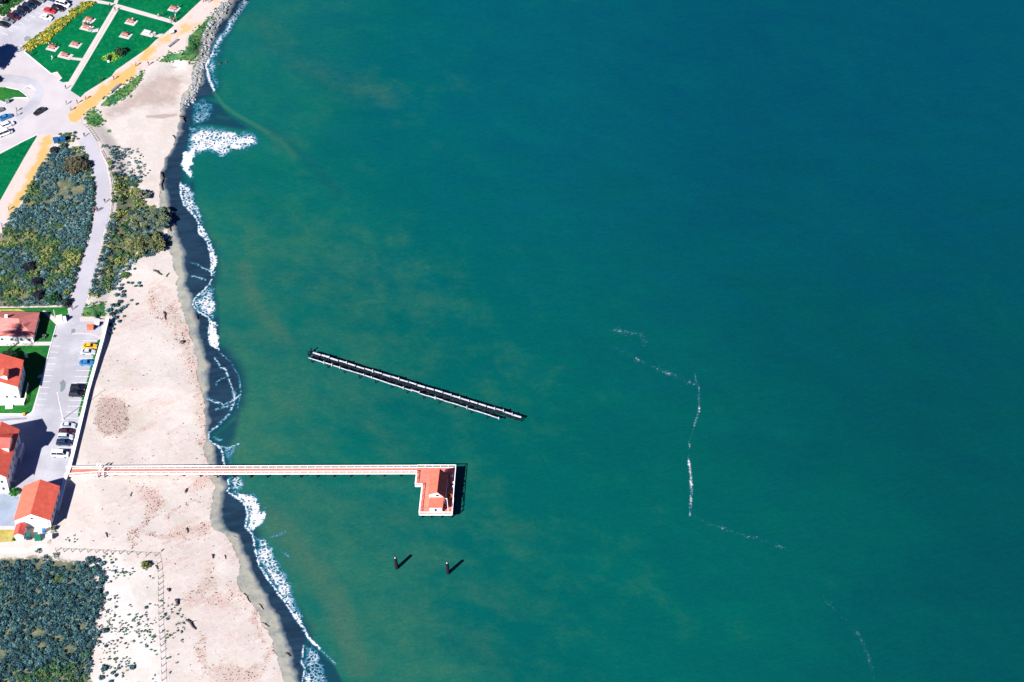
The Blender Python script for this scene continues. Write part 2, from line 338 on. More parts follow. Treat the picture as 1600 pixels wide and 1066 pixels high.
def foammat(name, speck=False):
    m, nt, b, out = newmat(name); n = N(nt); v = n.coord()
    f = n.attr('foam').outputs['Fac']
    wv = n.new('ShaderNodeTexNoise'); nt.links.new(v, wv.inputs['Vector']); wv.inputs['Scale'].default_value = 0.6; wv.inputs['Detail'].default_value = 3
    add = n.new('ShaderNodeVectorMath', operation='MULTIPLY_ADD'); nt.links.new(wv.outputs['Color'], add.inputs[0]); add.inputs[1].default_value = (2.2, 2.2, 0); nt.links.new(v, add.inputs[2])
    vo = n.new('ShaderNodeTexVoronoi', feature='DISTANCE_TO_EDGE'); nt.links.new(add.outputs[0], vo.inputs['Vector']); vo.inputs['Scale'].default_value = 0.85
    lace = n.ramp(vo.outputs[0], 0.0, 0.36, 1, 0)
    nz = n.noise(n.ocoord((0.9, 2.0, 1), (0, 0, math.radians(12))), 1.6, 5, 0.72, 0.8); nb = n.noise(v, 0.25, 3)
    if speck:
        nz = n.noise(v, 1.5, 4, 0.65)
        k = n.math('ADD', f, n.math('MULTIPLY', n.math('SUBTRACT', nz, 0.5), 2.0)); k = n.math('ADD', k, n.math('MULTIPLY', n.math('SUBTRACT', nb, 0.5), 0.9))
        al = n.math('ADD', n.ramp(k, 0.60, 1.1, 0, 0.5), n.ramp(n.math('ADD', f, n.math('MULTIPLY', n.math('SUBTRACT', nb, 0.5), 0.5)), 0.40, 1.0, 0, 0.42))
    else:
        k = n.math('ADD', n.math('MULTIPLY', f, 1.08), n.math('MULTIPLY', n.math('SUBTRACT', lace, 0.5), 0.75))
        k = n.math('ADD', k, n.math('MULTIPLY', n.math('SUBTRACT', nz, 0.5), 1.25)); k = n.math('ADD', k, n.math('MULTIPLY', n.math('SUBTRACT', nb, 0.5), 0.6))
        al = n.math('ADD', n.ramp(k, 0.12, 0.6, 0, 0.66), n.ramp(k, 0.6, 1.0, 0, 0.34))
    al = n.math('MULTIPLY', al, n.ramp(f, 0.0, 0.25))
    nt.links.new(al, b.inputs['Alpha'])
    nt.links.new(n.mix(n.ramp(k, 0.58, 1.08), (0.02, 0.16, 0.26), (0.50, 0.48, 0.48)), b.inputs['Base Color'])
    b.inputs['Roughness'].default_value = 0.9; return m
M['foam'] = foammat('sea_foam'); M['speck'] = foammat('drifting_foam', True)

# ------------------------------------------------------------------ plan geometry in numpy
def inside(px, py, poly):
    r = np.zeros(px.shape, bool); n = len(poly)
    for i in range(n):
        x1, y1 = poly[i]; x2, y2 = poly[(i+1) % n]
        if y1 == y2: continue
        c = ((y1 > py) != (y2 > py)) & (px < (x2-x1)*(py-y1)/(y2-y1)+x1); r ^= c
    return r
def dist(px, py, pts, closed=False):
    d = np.full(px.shape, 1e9); n = len(pts)
    for i in range(n if closed else n-1):
        x1, y1 = pts[i]; x2, y2 = pts[(i+1) % n]; vx, vy = x2-x1, y2-y1; L = vx*vx+vy*vy
        if L == 0: continue
        t = np.clip(((px-x1)*vx+(py-y1)*vy)/L, 0, 1); d = np.minimum(d, np.hypot(px-x1-t*vx, py-y1-t*vy))
    return d
def sstep(a, b, x):
    t = np.clip((x-a)/(b-a), 0, 1); return t*t*(3-2*t)
def W(poly, z): return [(P(a, b, z).x, P(a, b, z).y) for a, b in poly]
def vnoise(x, y, s, seed=0):
    """value noise for shapes"""
    r = np.random.default_rng(seed); tab = r.random((64, 64)); X, Y = x*s, y*s
    i, j = np.floor(X).astype(int), np.floor(Y).astype(int); u, v = X-i, Y-j; u = u*u*(3-2*u); v = v*v*(3-2*v)
    g = lambda a, b: tab[a % 64, b % 64]
    return (g(i, j)*(1-u)+g(i+1, j)*u)*(1-v)+(g(i, j+1)*(1-u)+g(i+1, j+1)*u)*v

# the waterline, the foot of the dry sand and the edge of the wet sand, top to bottom
SHORE = [(440,-130),(405,-40),(384,-4),(367,22),(354,45),(340,62),(332,80),(322,100),(324,118),(333,138),(330,148),(312,152),(300,158),(299,187),(297,204),(288,232),(284,247),(282,266),(284,285),(282,304),(287,319),(299,331),(310,350),(311,364),(324,379),(329,396),(331,426),(331,438),(319,454),(305,467),(300,477),(311,488),(325,496),(329,505),(326,520),(328,538),(346,550),(362,568),(373,588),(375,613),(369,635),(357,649),(339,667),(325,676),(327,689),(339,696),(347,706),(351,726),(356,751),(358,764),(355,769),(369,778),(384,790),(387,805),(383,822),(394,835),(399,859),(405,884),(420,906),(436,929),(452,950),(474,983),(477,995),(474,1009),(471,1034),(476,1048),(473,1060),(482,1090),(520,1180),(560,1280)]
CA = [(-130,400),(0,355),(17,341),(34,326),(57,315),(87,308),(106,301),(132,300),(150,283),(180,282),(210,277),(240,264),(265,253),(290,251),(320,250),(350,262),(380,264),(410,268),(435,278),(450,277),(475,282),(500,290),(520,297),(545,303),(590,310),(625,318),(660,322),(690,322),(700,319),(726,325),(743,328),(762,337),(784,331),(816,327),(827,332),(833,351),(850,362),(869,370),(884,376),(896,374),(903,368),(924,377),(948,397),(955,405),(974,407),(988,419),(1002,427),(1023,431),(1042,436),(1066,443),(1280,520)]
CB = [(-130,420),(0,372),(17,360),(37,346),(56,335),(75,330),(95,323),(112,317),(132,316),(150,304),(165,289),(180,287),(205,284),(232,270),(250,262),(272,254),(301,262),(322,264),(340,271),(360,276),(385,283),(396,287),(424,289),(442,289),(460,296),(477,299),(493,305),(514,310),(550,318),(570,325),(606,324),(624,321),(660,327),(674,325),(705,338),(719,337),(743,346),(762,352),(779,350),(801,345),(816,345),(829,354),(835,373),(854,379),(872,386),(899,397),(925,412),(950,426),(964,434),(985,440),(1002,448),(1028,455),(1046,460),(1066,464),(1280,550)]
UPL = [(-900,-420),(380,-120),(366,-20),(352,2),(340,17),(327,24),(317,34),(300,50),(292,60),(290,76),(282,82),(261,83),(242,98),(230,107),(202,128),(165,153),(149,169),(131,183),(130,196),(153,224),(168,260),(173,290),(173,325),(168,356),(153,405),(141,448),(137,475),(150,497),(167,498),(107,735),(101,748),(95,774),(84,824),(74,850),(40,858),(-900,880)]
WS = W(SHORE, 0.0); WL = WS+[(P(-900,1280,0).x, P(-900,1280,0).y), (P(-900,-200,0).x, P(-900,-200,0).y)]
WU = W(UPL, ZU)
Y500 = P(160, 500, ZU).y; Y745 = P(100, 745, ZU).y; Y855 = P(60, 850, ZU).y
def height(x, y):
    x = np.asarray(x, float); y = np.asarray(y, float)
    d = dist(x, y, WS); d = np.where(inside(x, y, WL), d, -d)
    zb = np.where(d < 0, np.maximum(d*0.12, -4), np.where(d < 9, d*0.085, 0.765+np.minimum((d-9)*0.062, 1.75)))
    zb = zb + np.where(d > 6, (vnoise(x, y, 0.16, 3)-0.5)*0.22*np.clip((d-6)/6, 0, 1), 0)
    du = dist(x, y, WU, True); ins = inside(x, y, WU); du = np.where(ins, du, -du)
    wd = np.where((y < Y500+1) & (y > Y855-2), 0.25, 7.0)
    wd = np.where(y > Y500+1, 0.25+6.75*sstep(0, 10, y-Y500), wd); wd = np.where(y < Y855-2, 0.25+6.75*sstep(0, 8, Y855-2-y), wd)
    k = sstep(-1, 0, du/wd)
    return zb+(ZU-zb)*k
def hz(x, y): return float(height(np.array([x]), np.array([y]))[0])
def G(px, py, it=4):
    """pixel -> point on the terrain"""
    z = 1.5
    for _ in range(it):
        p = P(px, py, z); z = hz(p.x, p.y)
    return Vector((p.x, p.y, z))

def axis(lo, hi, step, outs):
    a = list(np.arange(lo, hi+step*0.5, step)); b = [lo-o for o in outs[::-1]]; c = [a[-1]+o for o in outs]
    return np.array(b+a+c)
def gridmesh(name, xs, ys, zf, keep=None):
    X, Y = np.meshgrid(xs, ys); sh = X.shape; x, y = X.ravel(), Y.ravel(); z = zf(x, y)
    idx = np.arange(x.size).reshape(sh)
    q = np.stack([idx[:-1,:-1], idx[:-1,1:], idx[1:,1:], idx[1:,:-1]], -1).reshape(-1, 4)
    if keep is not None:
        kk = keep(x, y); q = q[kk[q].any(1)]; used = np.unique(q); mp = -np.ones(x.size, int); mp[used] = np.arange(used.size); q = mp[q]; x, y, z = x[used], y[used], z[used]
    return meshnp(name, np.stack([x, y, z], 1), q), x, y, z
def meshnp(name, v, q, smooth=True):
    me = bpy.data.meshes.new(name); me.vertices.add(len(v)); me.vertices.foreach_set('co', np.asarray(v, np.float32).ravel())
    n = q.shape[1]; me.loops.add(q.size); me.loops.foreach_set('vertex_index', q.astype(np.int32).ravel())
    me.polygons.add(len(q)); me.polygons.foreach_set('loop_start', np.arange(0, q.size, n, dtype=np.int32))
    if smooth: me.polygons.foreach_set('use_smooth', np.ones(len(q), bool))
    me.update(calc_edges=True); me.validate(); return me
def setattr_(me, name, val):
    a = me.attributes.new(name, 'FLOAT', 'POINT'); a.data.foreach_set('value', np.asarray(val, np.float32))
def strokes(px, py, lst):
    r = np.zeros(px.shape)
    for pts, wd, k in lst: r = np.maximum(r, k*np.clip(1-dist(px, py, pts)/wd, 0, 1))
    return r
def blobs(px, py, polys):
    r = np.zeros(px.shape)
    for poly, fall, k in polys:
        x0, x1 = min(a for a, b in poly)-1, max(a for a, b in poly)+1; y0, y1 = min(b for a, b in poly)-1, max(b for a, b in poly)+1
        s = (px > x0) & (px < x1) & (py > y0) & (py < y1)
        if not s.any(): continue
        d = dist(px[s], py[s], poly, True); r[s] = np.maximum(r[s], np.where(inside(px[s], py[s], poly), k*np.clip(d/fall, 0.0, 1), 0))
    return r

# vegetation areas
F1 = [(-40,430),(2,368),(25,329),(50,287),(74,246),(86,234),(104,238),(126,232),(138,250),(145,275),(148,300),(147,328),(143,352),(136,378),(124,420),(113,458),(106,478),(60,481),(-40,482)]
F2 = [(160,230),(196,226),(214,240),(222,262),(214,290),(228,312),(255,325),(262,345),(262,380),(242,395),(215,402),(195,425),(180,447),(160,463),(146,470),(140,460),(154,410),(170,355),(175,322),(175,290),(169,258)]
F3 = [(-40,862),(40,858),(85,860),(140,868),(160,880),(162,905),(158,930),(160,950),(150,975),(154,1000),(146,1030),(155,1066),(155,1100),(-40,1100)]
GRASS = [([(203,125),(228,108),(224,124),(204,150),(172,168),(150,169),(165,152)],5,1.0),([(148,168),(160,180),(166,190),(152,201),(134,196),(131,182)],5,1.0),([(317,34),(327,26),(345,8),(357,-6),(352,8),(330,40),(320,58),(313,85),(302,97),(280,95),(262,98),(243,99),(262,83),(283,82),(292,74),(293,58)],3,1.0),
         ([(127,480),(165,470),(168,497),(128,497)],4,0.9),([(243,97),(285,93),(296,120),(260,112)],10,0.45),([(165,200),(175,200),(178,208),(165,210)],3,0.6),([(128,165),(160,148),(158,152),(130,184)],3,0.6)]

# ------------------------------------------------------------------ terrain
p0 = P(-20, 1100, 0); p1 = P(-40, -30, 0)
xs = axis(-185, -20, 0.55, [4, 12, 40, 120, 400, 1500, 4000]); ys = axis(-172, 178, 0.55, [4, 12, 40, 120, 400, 1500, 4000])
me, gx, gy, gz = gridmesh('sand', xs, ys, height)
gpx, gpy = PX(gx, gy, gz)
gpy0 = gpy; wob = (vnoise(gx, gy, 0.30, 50)-0.5)*5+(vnoise(gx, gy, 0.9, 51)-0.5)*3
ca = wob+np.interp(gpy, [a for a, b in CA], [b for a, b in CA]); cb = wob*1.2+np.interp(gpy, [a for a, b in CB], [b for a, b in CB])
setattr_(me, 'damp', np.clip(0.5+(gpx-ca)/10, 0, 1)); setattr_(me, 'wet', sstep(-7, 9, gpx-cb))
veg = np.maximum(np.maximum(blobs(gpx, gpy, [(F1,4,0.85)]), blobs(gpx, gpy, [(F2[4:],10,0.7)])), blobs(gpx, gpy, [(F3,22,0.85)]))
setattr_(me, 'veg', veg); setattr_(me, 'grass', blobs(gpx, gpy, GRASS))
wx = gpx+(vnoise(gx, gy, 0.25, 62)-0.5)*22; wy = gpy+(vnoise(gx, gy, 0.25, 63)-0.5)*22
wr = 0.30*sstep(400, 520, gpy)+strokes(wx, wy, [([(268,480),(300,560),(310,610),(318,660),(322,720)],16,0.75),([(262,455),(240,450),(250,485),(275,505)],14,0.7),([(200,840),(225,825),(240,790),(228,770)],18,0.9),([(240,840),(275,838),(300,830),(325,825)],10,0.9),([(315,755),(300,790),(265,805)],10,0.55),([(400,955),(395,975),(412,995)],10,0.85),([(425,1010),(415,1045),(380,1060),(340,1050)],16,0.7),([(330,900),(300,930),(340,935),(380,925)],18,0.55),([(310,1000),(320,1040)],14,0.7)])
wr = np.maximum(wr, blobs(gpx, gpy, [([(146,632),(155,616),(180,614),(202,625),(208,650),(205,675),(188,687),(162,686),(146,675),(140,655)],10,0.95)]))
wr = 0.75*wr+0.35*(vnoise(gx, gy, 0.12, 61)-0.4)
setattr_(me, 'wrack', np.clip(wr, 0, 1)*(gpy > 395)*(gpx > 110))
br = blobs(gpx, gpy, [([(150,170),(240,100),(300,105),(300,140),(284,180),(230,182),(180,200),(150,200)],25,0.72),([(225,178),(280,175),(278,183),(255,188),(226,186)],4,0.9),([(146,632),(155,616),(180,614),(202,625),(208,650),(205,675),(188,687),(162,686),(146,675),(140,655)],9,0.62),([(110,848),(-40,850),(-40,862),(110,862)],3,0.25),
                      ([(300,900),(345,890),(350,925),(320,940),(300,935)],10,0.4),([(362,1040),(395,1020),(420,1040),(400,1066),(360,1066)],12,0.45)])
setattr_(me, 'brown', br)
setattr_(me, 'pale', blobs(gpx, gpy, [([(140,862),(240,868),(256,900),(262,1000),(270,1100),(130,1100),(150,980)],22,1.0),([(150,500),(290,520),(300,620),(230,640),(150,600)],50,0.5),([(320,840),(350,850),(370,900),(330,900)],15,0.7)]))
tag(link('sand', me, mat=M['sand']), kind='structure')

# ------------------------------------------------------------------ sea
xs = axis(-120, 215, 0.9, [8, 30, 100, 350, 1200, 4000]); ys = axis(-175, 180, 0.9, [8, 30, 100, 350, 1200, 4000])
def sea_z(x, y):
    near = sstep(700, 300, np.hypot(x, y))
    return near*((vnoise(x*0.9+y*0.44, y*0.9-x*0.44, 0.11, 11)-0.5)*0.10+(vnoise(x*0.5-y*0.2, y, 0.34, 12)-0.5)*0.05)
me, gx, gy, gz = gridmesh('water', xs, ys, sea_z, lambda x, y: ~inside(x, y, WL) | (dist(x, y, WS) < 6))
gpx, gpy = PX(gx, gy, gz); ds = dist(gx, gy, WS); ds = np.where(inside(gx, gy, WL), 0, ds)
setattr_(me, 'shore', np.clip(ds/215.0+0.0012*np.clip(533-gpy, -300, 533)*np.clip(ds/90, 0, 1)*0.10, 0, 1.3)); setattr_(me, 'north', np.clip((820-gpy)/780, 0, 1)*(0.45+0.55*sstep(15, 120, ds)))
edge = np.clip(1-ds/5.0, 0, 1)*0.85
dark = np.maximum(edge, blobs(gpx, gpy, [([(318,150),(345,158),(362,178),(385,192),(400,205),(380,207),(330,200),(300,200),(300,162)],9,1.0),([(345,550),(375,585),(385,640),(375,690),(355,720),(335,700),(325,676),(360,648)],14,0.7),([(474,990),(500,1012),(525,1037),(540,1066),(545,1100),(470,1100)],8,1.0),([(283,280),(310,275),(312,345),(325,385),(340,400),(345,470),(340,520),(330,560),(325,450)],10,0.8),([(330,440),(345,470),(344,530),(336,545),(325,500),(340,490)],5,0.9)]))
dark = np.maximum(dark, strokes(gpx, gpy, [([(330,160),(370,188),(418,206),(440,216),(455,226)],10,0.55),([(425,205),(455,226),(490,258),(530,300)],34,0.42),([(378,10),(352,60),(342,100),(345,140)],10,0.5),([(350,745),(640,748)],9,0.35)]))  # strokes also paint shade under the pier and the swell's dark side
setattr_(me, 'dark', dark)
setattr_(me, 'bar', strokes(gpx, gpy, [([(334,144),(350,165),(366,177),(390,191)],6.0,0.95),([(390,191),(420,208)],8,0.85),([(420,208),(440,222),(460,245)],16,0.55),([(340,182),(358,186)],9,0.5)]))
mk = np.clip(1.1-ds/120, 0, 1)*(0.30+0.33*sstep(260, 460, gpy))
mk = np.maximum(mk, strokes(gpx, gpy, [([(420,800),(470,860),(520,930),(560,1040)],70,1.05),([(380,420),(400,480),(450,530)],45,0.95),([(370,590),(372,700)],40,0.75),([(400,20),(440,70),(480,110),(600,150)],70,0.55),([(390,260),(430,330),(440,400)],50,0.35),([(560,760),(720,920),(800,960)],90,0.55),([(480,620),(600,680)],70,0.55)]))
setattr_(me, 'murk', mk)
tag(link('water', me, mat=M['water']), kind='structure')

# surf foam, lying on the sea and the wet sand
FB = [([(297,201),(312,198),(330,196),(345,201),(362,202),(382,206),(398,204),(405,213),(403,226),(388,235),(366,239),(345,245),(325,242),(308,243),(300,262),(301,282),(290,282),(283,262),(285,243),(290,230)],11,0.74),
      ([(289,232),(303,236),(302,250),(299,264),(300,280),(291,278),(284,262),(285,245)],4,1.25),
      ([(300,157),(322,152),(334,165),(334,185),(318,198),(299,200)],9,0.33),
      ([(283,284),(300,286),(302,300),(312,325),(320,345),(320,362),(312,352),(299,332),(286,318),(282,304)],6,0.62),
      ([(311,350),(319,352),(325,372),(337,392),(339,400),(336,425),(333,436),(331,425),(329,398),(322,379),(312,366)],2.5,0.95),
      ([(331,440),(319,454),(304,467),(300,477),(311,488),(325,496),(338,500),(338,478),(335,455)],5,0.52),
      ([(326,496),(338,500),(341,520),(341,550),(335,547),(327,538),(325,520),(329,506)],3,0.95),
      ([(330,690),(345,695),(373,693),(376,700),(362,722),(353,726),(347,708)],8,0.42),
      ([(355,742),(378,744),(386,758),(372,768),(357,766)],8,0.55),
      ([(354,768),(375,770),(400,772),(410,784),(412,800),(420,808),(412,820),(395,832),(386,826),(383,820),(388,805),(384,790),(370,780)],6,0.80),
      ([(384,824),(394,835),(399,858),(405,885),(420,906),(437,930),(455,953),(475,983),(479,990),(472,960),(463,935),(452,905),(442,880),(428,855),(415,840),(400,832)],10,0.58),
      ([(478,1006),(471,1034),(476,1048),(473,1064),(480,1090),(515,1090),(510,1050),(500,1020),(488,1008)],8,0.48),
      ([(352,60),(345,75),(338,95),(340,120),(345,140),(335,138),(326,120),(323,102),(333,82),(342,64)],6,0.50)]
FS = [([(386,0),(368,24),(356,46),(343,63),(334,81)],7,0.62),([(334,81),(324,99),(322,103),(326,120),(334,141)],4,0.9),([(283,285),(282,304),(287,319),(299,331),(310,349),(311,364),(324,379),(329,396),(331,430)],2.4,1.0),
      ([(331,438),(319,454),(304,467),(300,477),(311,488),(325,496),(329,505),(326,520),(328,538),(342,548)],1.9,0.95),([(345,552),(362,568),(373,588),(376,613),(371,637)],1.8,0.45),
      ([(336,560),(345,575),(352,577),(358,592),(364,610),(365,618)],2.6,0.70),([(338,600),(345,592),(352,590)],2.2,0.5),([(324,624),(342,630),(350,634),(362,628),(374,618)],3.0,0.62),([(368,612),(366,626),(358,648),(340,666),(326,676)],3.0,0.66),([(338,640),(352,636),(372,632)],2.5,0.5),
      ([(325,676),(327,689),(339,696),(347,706),(349,722),(352,740)],2.3,0.95),([(343,698),(358,700),(373,694)],3,0.55),([(335,684),(345,688)],4,0.45),
      ([(356,750),(358,764),(355,769),(369,778),(384,790),(387,805),(383,822),(394,835),(399,859),(405,884),(420,906),(436,929),(452,950),(474,983)],2.6,1.05),
      ([(420,890),(440,925),(458,950),(476,985)],4,0.8),([(474,983),(484,998),(500,1014)],3.2,0.95),([(500,1014),(523,1037)],2,0.5),([(474,1009),(471,1034),(476,1048),(473,1064)],2.2,0.85),
      ([(300,432),(312,434),(322,438)],2.5,0.55),([(298,412),(312,414),(318,420),(330,425)],2.4,0.55),([(425,840),(445,832)],3,0.35),([(438,860),(452,870)],4,0.3)]
def foam_d(x, y):
    z = np.maximum(height(x, y), 0); a, b = PX(x, y, z)
    w1 = (vnoise(x, y, 0.55, 71)-0.5)*7+(vnoise(x, y, 1.5, 72)-0.5)*4; w2 = (vnoise(x, y, 0.55, 73)-0.5)*7+(vnoise(x, y, 1.5, 74)-0.5)*4
    thin = 0.65+0.7*vnoise(x, y, 0.22, 75)
    return np.clip(np.maximum(blobs(a+w1, b+w2, FB)*thin, strokes(a+w1*0.28, b+w2*0.28, FS)*(0.8+0.4*vnoise(x, y, 0.5, 76))), 0, 1.2)
fx = np.arange(-112, -45, 0.33); fy = np.arange(-168, 176, 0.33)
def near_shore(x, y): 
    r = np.zeros(x.shape, bool); m = dist(x, y, WS) < 24; r[m] = foam_d(x[m], y[m]) > 0.0; return r
me, gx, gy, gz = gridmesh('surf_foam', fx, fy, lambda x, y: np.zeros(x.shape), near_shore)
gz = np.maximum(height(gx, gy)+0.05, sea_z(gx, gy)+0.06); fv = foam_d(gx, gy)
gz = gz+np.clip(fv, 0, 1)*0.12*vnoise(gx, gy, 0.9, 5)
me.vertices.foreach_set('co', np.stack([gx, gy, gz], 1).astype(np.float32).ravel()); me.update(); setattr_(me, 'foam', fv)
tag(link('surf_foam', me, mat=M['foam']), 'white lacy surf foam washing up along the beach and the rocky point', 'foam', kind='stuff')
FO = [([(1085,585),(1092,605),(1093,640),(1085,665)],5,0.85),([(1085,665),(1078,690),(1075,720)],4.5,0.7),([(1076,720),(1080,745),(1080,775),(1078,805)],6,0.95),([(955,515),(1000,522),(1006,535)],24,0.56),([(955,545),(985,555),(1010,570),(1060,590),(1085,600)],16,0.56),([(1082,806),(1110,820),(1170,838),(1240,862)],12,0.56),([(1265,900),(1290,940),(1335,980)],10,0.5),([(1335,980),(1355,1020),(1366,1060)],11,0.62),([(800,480),(900,465),(960,480)],20,0.3),([(425,838),(446,830)],4,0.6),([(438,860),(455,872)],6,0.5)]
def fo_d(x, y): a, b = PX(x, y, 0*x); return strokes(a, b, FO)
me, gx, gy, gz = gridmesh('foam_streak', np.arange(-78, 125, 0.7), np.arange(-168, 40, 0.7), lambda x, y: sea_z(x, y)+0.06, lambda x, y: fo_d(x, y) > 0)
setattr_(me, 'foam', fo_d(gx, gy))
tag(link('foam_streak', me, mat=M['speck']), 'broken line of white foam flecks drifting on open water', 'foam', kind='stuff')

# ------------------------------------------------------------------ flat sheets of the upland
def sheet(name, poly, z, mat, step=0, kind='structure', ochre=None, zpix=ZU):
    pts = W(poly, zpix)
    verts = [Vector(p) for p in pts]; n = len(pts); faces = [list(range(n))]
    if step:
        a = np.array(pts); X, Y = np.meshgrid(np.arange(a[:,0].min(), a[:,0].max(), step), np.arange(a[:,1].min(), a[:,1].max(), step)); x, y = X.ravel(), Y.ravel()
        k = inside(x, y, pts) & (dist(x, y, pts, True) > step*0.4); verts += [Vector((p, q)) for p, q in zip(x[k], y[k])]
    vo, eo, fo, *_ = delaunay_2d_cdt(verts, [], faces, 1, 1e-4)
    me = bpy.data.meshes.new(name); me.from_pydata([(v.x, v.y, z) for v in vo], [], [list(f) for f in fo]); me.update()
    bm = bmesh.new(); bm.from_mesh(me)
    for f in bm.faces:
        if f.normal.z < 0: f.normal_flip()
    bm.to_mesh(me); bm.free()
    if ochre is not None:
        x = np.array([v.x for v in vo]); y = np.array([v.y for v in vo]); a, b = PX(x, y, np.full(x.shape, z)); setattr_(me, 'ochre', strokes(a, b, ochre))
    o = link(name, me, mat=mat); tag(o, kind=kind); return o
def ribbon(pts, wd):
    """pixel centre line -> pixel polygon, wd the width in pixels"""
    l, r = [], []
    for i, (x, y) in enumerate(pts):
        a = pts[max(i-1, 0)]; b = pts[min(i+1, len(pts)-1)]; dx, dy = b[0]-a[0], b[1]-a[1]; L = math.hypot(dx, dy)
        nx, ny = -dy/L, dx/L; k = wd[i] if isinstance(wd, list) else wd
        l.append((x+nx*k/2, y+ny*k/2)); r.append((x-nx*k/2, y-ny*k/2))
    return l+r[::-1]
OCH = [([(205,112),(180,130),(160,145),(140,160),(122,180),(108,190)],16,1.1),([(248,70),(225,88),(205,108)],10,0.75),([(74,215),(66,242),(52,275),(34,305),(18,335)],15,1.05),([(275,60),(290,66)],6,0.35),([(248,70),(285,45),(335,5)],14,0.42)]
PLAZA = [(-40,100),(0,100),(22,86),(36,78),(40,82),(80,116),(97,128),(106,130),(112,142),(127,153),(140,160),(150,168),(131,183),(128,196),(153,226),(145,236),(128,236),(124,226),(118,213),(108,208),(84,212),(60,210),(-40,256)]
sheet('plaza', PLAZA, ZU+0.03, M['plaza'])
sheet('car_park', [(-40,66),(0,44),(78,-12),(140,-12),(131,3),(104,24),(56,58),(36,76),(22,88),(-40,112)], ZU+0.036, M['asphalt'])
sheet('road', ribbon([(-40,212),(-10,203),(20,188),(45,171),(57,157),(62,143),(55,132),(40,126),(20,123),(-40,122)], [14,14,14,14,14,14,13,12,12,12]), ZU+0.042, M['asphalt'])
L1 = [(38,81),(80,115.5),(90,113),(97,122),(92,126),(98,129),(107,128),(178,9),(150,5),(134,2)]
L2 = [(110,142),(126,152.5),(133,145),(174,119.5),(181,110),(230,76),(243,63),(257,53),(272,40),(268,37),(186,14)]
L3 = [(190,-14),(183,6.5),(268,31),(274,36),(283,30),(317,-2),(330,-14)]
L0 = [(142,-14),(184,-14),(177,5),(152,0)]
for k, l in enumerate((L0, L1, L2, L3)): sheet('lawn', l, ZU+0.06, M['lawn'])
sheet('path', [(100,133),(107,128),(176,9),(185,-14),(194,-14),(183,9),(115,130),(110,142)], ZU+0.05, M['path'])
sheet('path', [(140,-6),(150,1),(178,7),(268,31),(280,36),(272,40),(186,14),(176,11),(150,6),(134,2)], ZU+0.054, M['path'])
sheet('lawn', [(-40,134),(10,137),(30,141),(38,147),(45,153),(22,153),(8,160),(-40,140)], ZU+0.06, M['lawn_house'])
sheet('lawn', [(-40,260),(0,241),(25,228),(56,211),(58,213),(40,243),(18,282),(0,314),(-40,380)], ZU+0.06, M['lawn'])
TR1 = [(345,-30),(358,0),(340,17),(327,24),(317,34),(300,50),(292,57),(290,74),(282,80),(261,81),(242,96),(230,105),(202,126),(165,151),(149,167),(130,181),(125,193),(110,190),(106,180),(126,152.5),(133,145),(174,119.5),(181,110),(230,76),(257,53),(283,30),(317,-2),(330,-30)]
sheet('sandy_trail', TR1, ZU+0.045, M['trail'], 1.2, ochre=OCH)
sheet('sandy_trail', [(58,212),(82,209),(83,229),(74,243),(50,285),(25,328),(2,367),(-40,440),(-40,378),(0,314),(40,243)], ZU+0.045, M['trail'], 1.2, ochre=OCH)
RD = [(124,224),(136,240),(147,275),(150,300),(149,330),(145,352),(140,372),(127,410),(115,457),(110,479),(106,493),(127,493),(134,470),(141,447),(151,404),(162,360),(167,352),(171,321),(171,290),(166,262),(156,240),(152,224),(135,203)]
sheet('road', RD, ZU+0.038, M['road'])
LOT = [(106,490),(127,490),(128,498),(160,501),(152,540),(128,640),(107,728),(98,748),(90,790),(82,824),(26,826),(-40,826),(-40,649),(48,648),(66,590),(81,533),(88,509),(98,506)]
sheet('car_park', LOT, ZU+0.032, M['asphalt'])
sheet('lawn', [(-40,482),(105,480),(107,491),(97,504),(88,508),(81,534),(-40,536)], ZU+0.03, M['lawn_house'])
sheet('lawn', [(-40,484),(30,483),(42,488),(38,497),(-40,500)], ZU+0.04, M['lawn_dry'])
sheet('lawn', [(-40,541),(79,540),(66,590),(53,640),(48,646.5),(-40,648)], ZU+0.03, M['lawn_house'])
sheet('path', [(-40,536),(81,534),(79,540),(-40,541)], ZU+0.035, M['path'])
sheet('path', [(66,486.5),(69,485),(91,499),(97,497),(98,506),(88,508)], ZU+0.05, M['path'])
sheet('path', [(83,484),(84,484),(87,496),(85.5,496)], ZU+0.05, M['path'])
sheet('path', [(60,587),(67,584),(65,590),(58,591)], ZU+0.05, M['path'])
sheet('path', [(-40,646),(46,646.5),(53,640),(66,590),(67.5,590),(54,642),(48,650),(-40,650)], ZU+0.055, M['concrete_white'])
sheet('path', [(-40,822.5),(22,822.5),(22,828),(-40,828)], ZU+0.05, M['path'])
sheet('lawn', [(-40,828),(22,828),(26,846),(-40,850)], ZU+0.05, M['lawn_dry'])
sheet('path', [(124,496),(155,498),(160,503),(125,503)], ZU+0.05, M['path'])
sheet('path', ribbon([(113,522),(125,521),(140,522),(150,525),(157,529)], 3.0), ZU+0.05, M['path'])
sheet('lawn', [(152,532),(158,530),(144,590),(130,645),(122,652),(122,645),(137,590)], ZU+0.045, M['lawn_house'])
sheet('pavement', [(-40,772),(6,772),(18,778),(30,776),(26,800),(23,822),(-40,822)], ZU+0.046, M['old_concrete'])
sheet('oil_stain', [(99,593),(103,599),(102,607),(97,613),(94,612),(95,603),(93,599)], ZU+0.04, M['stain'])
sheet('oil_stain', [(112,514),(118,514),(117,522),(111,521)], ZU+0.04, M['stain'])
sheet('oil_stain', [(43,56),(49,59),(46,65),(38,64),(38,59)], ZU+0.046, M['stain'])
sheet('puddle', ribbon([(0,900-250+7),(20,655),(42,654)], 3.0), ZU+0.045, M['stain'])
mk = MB()
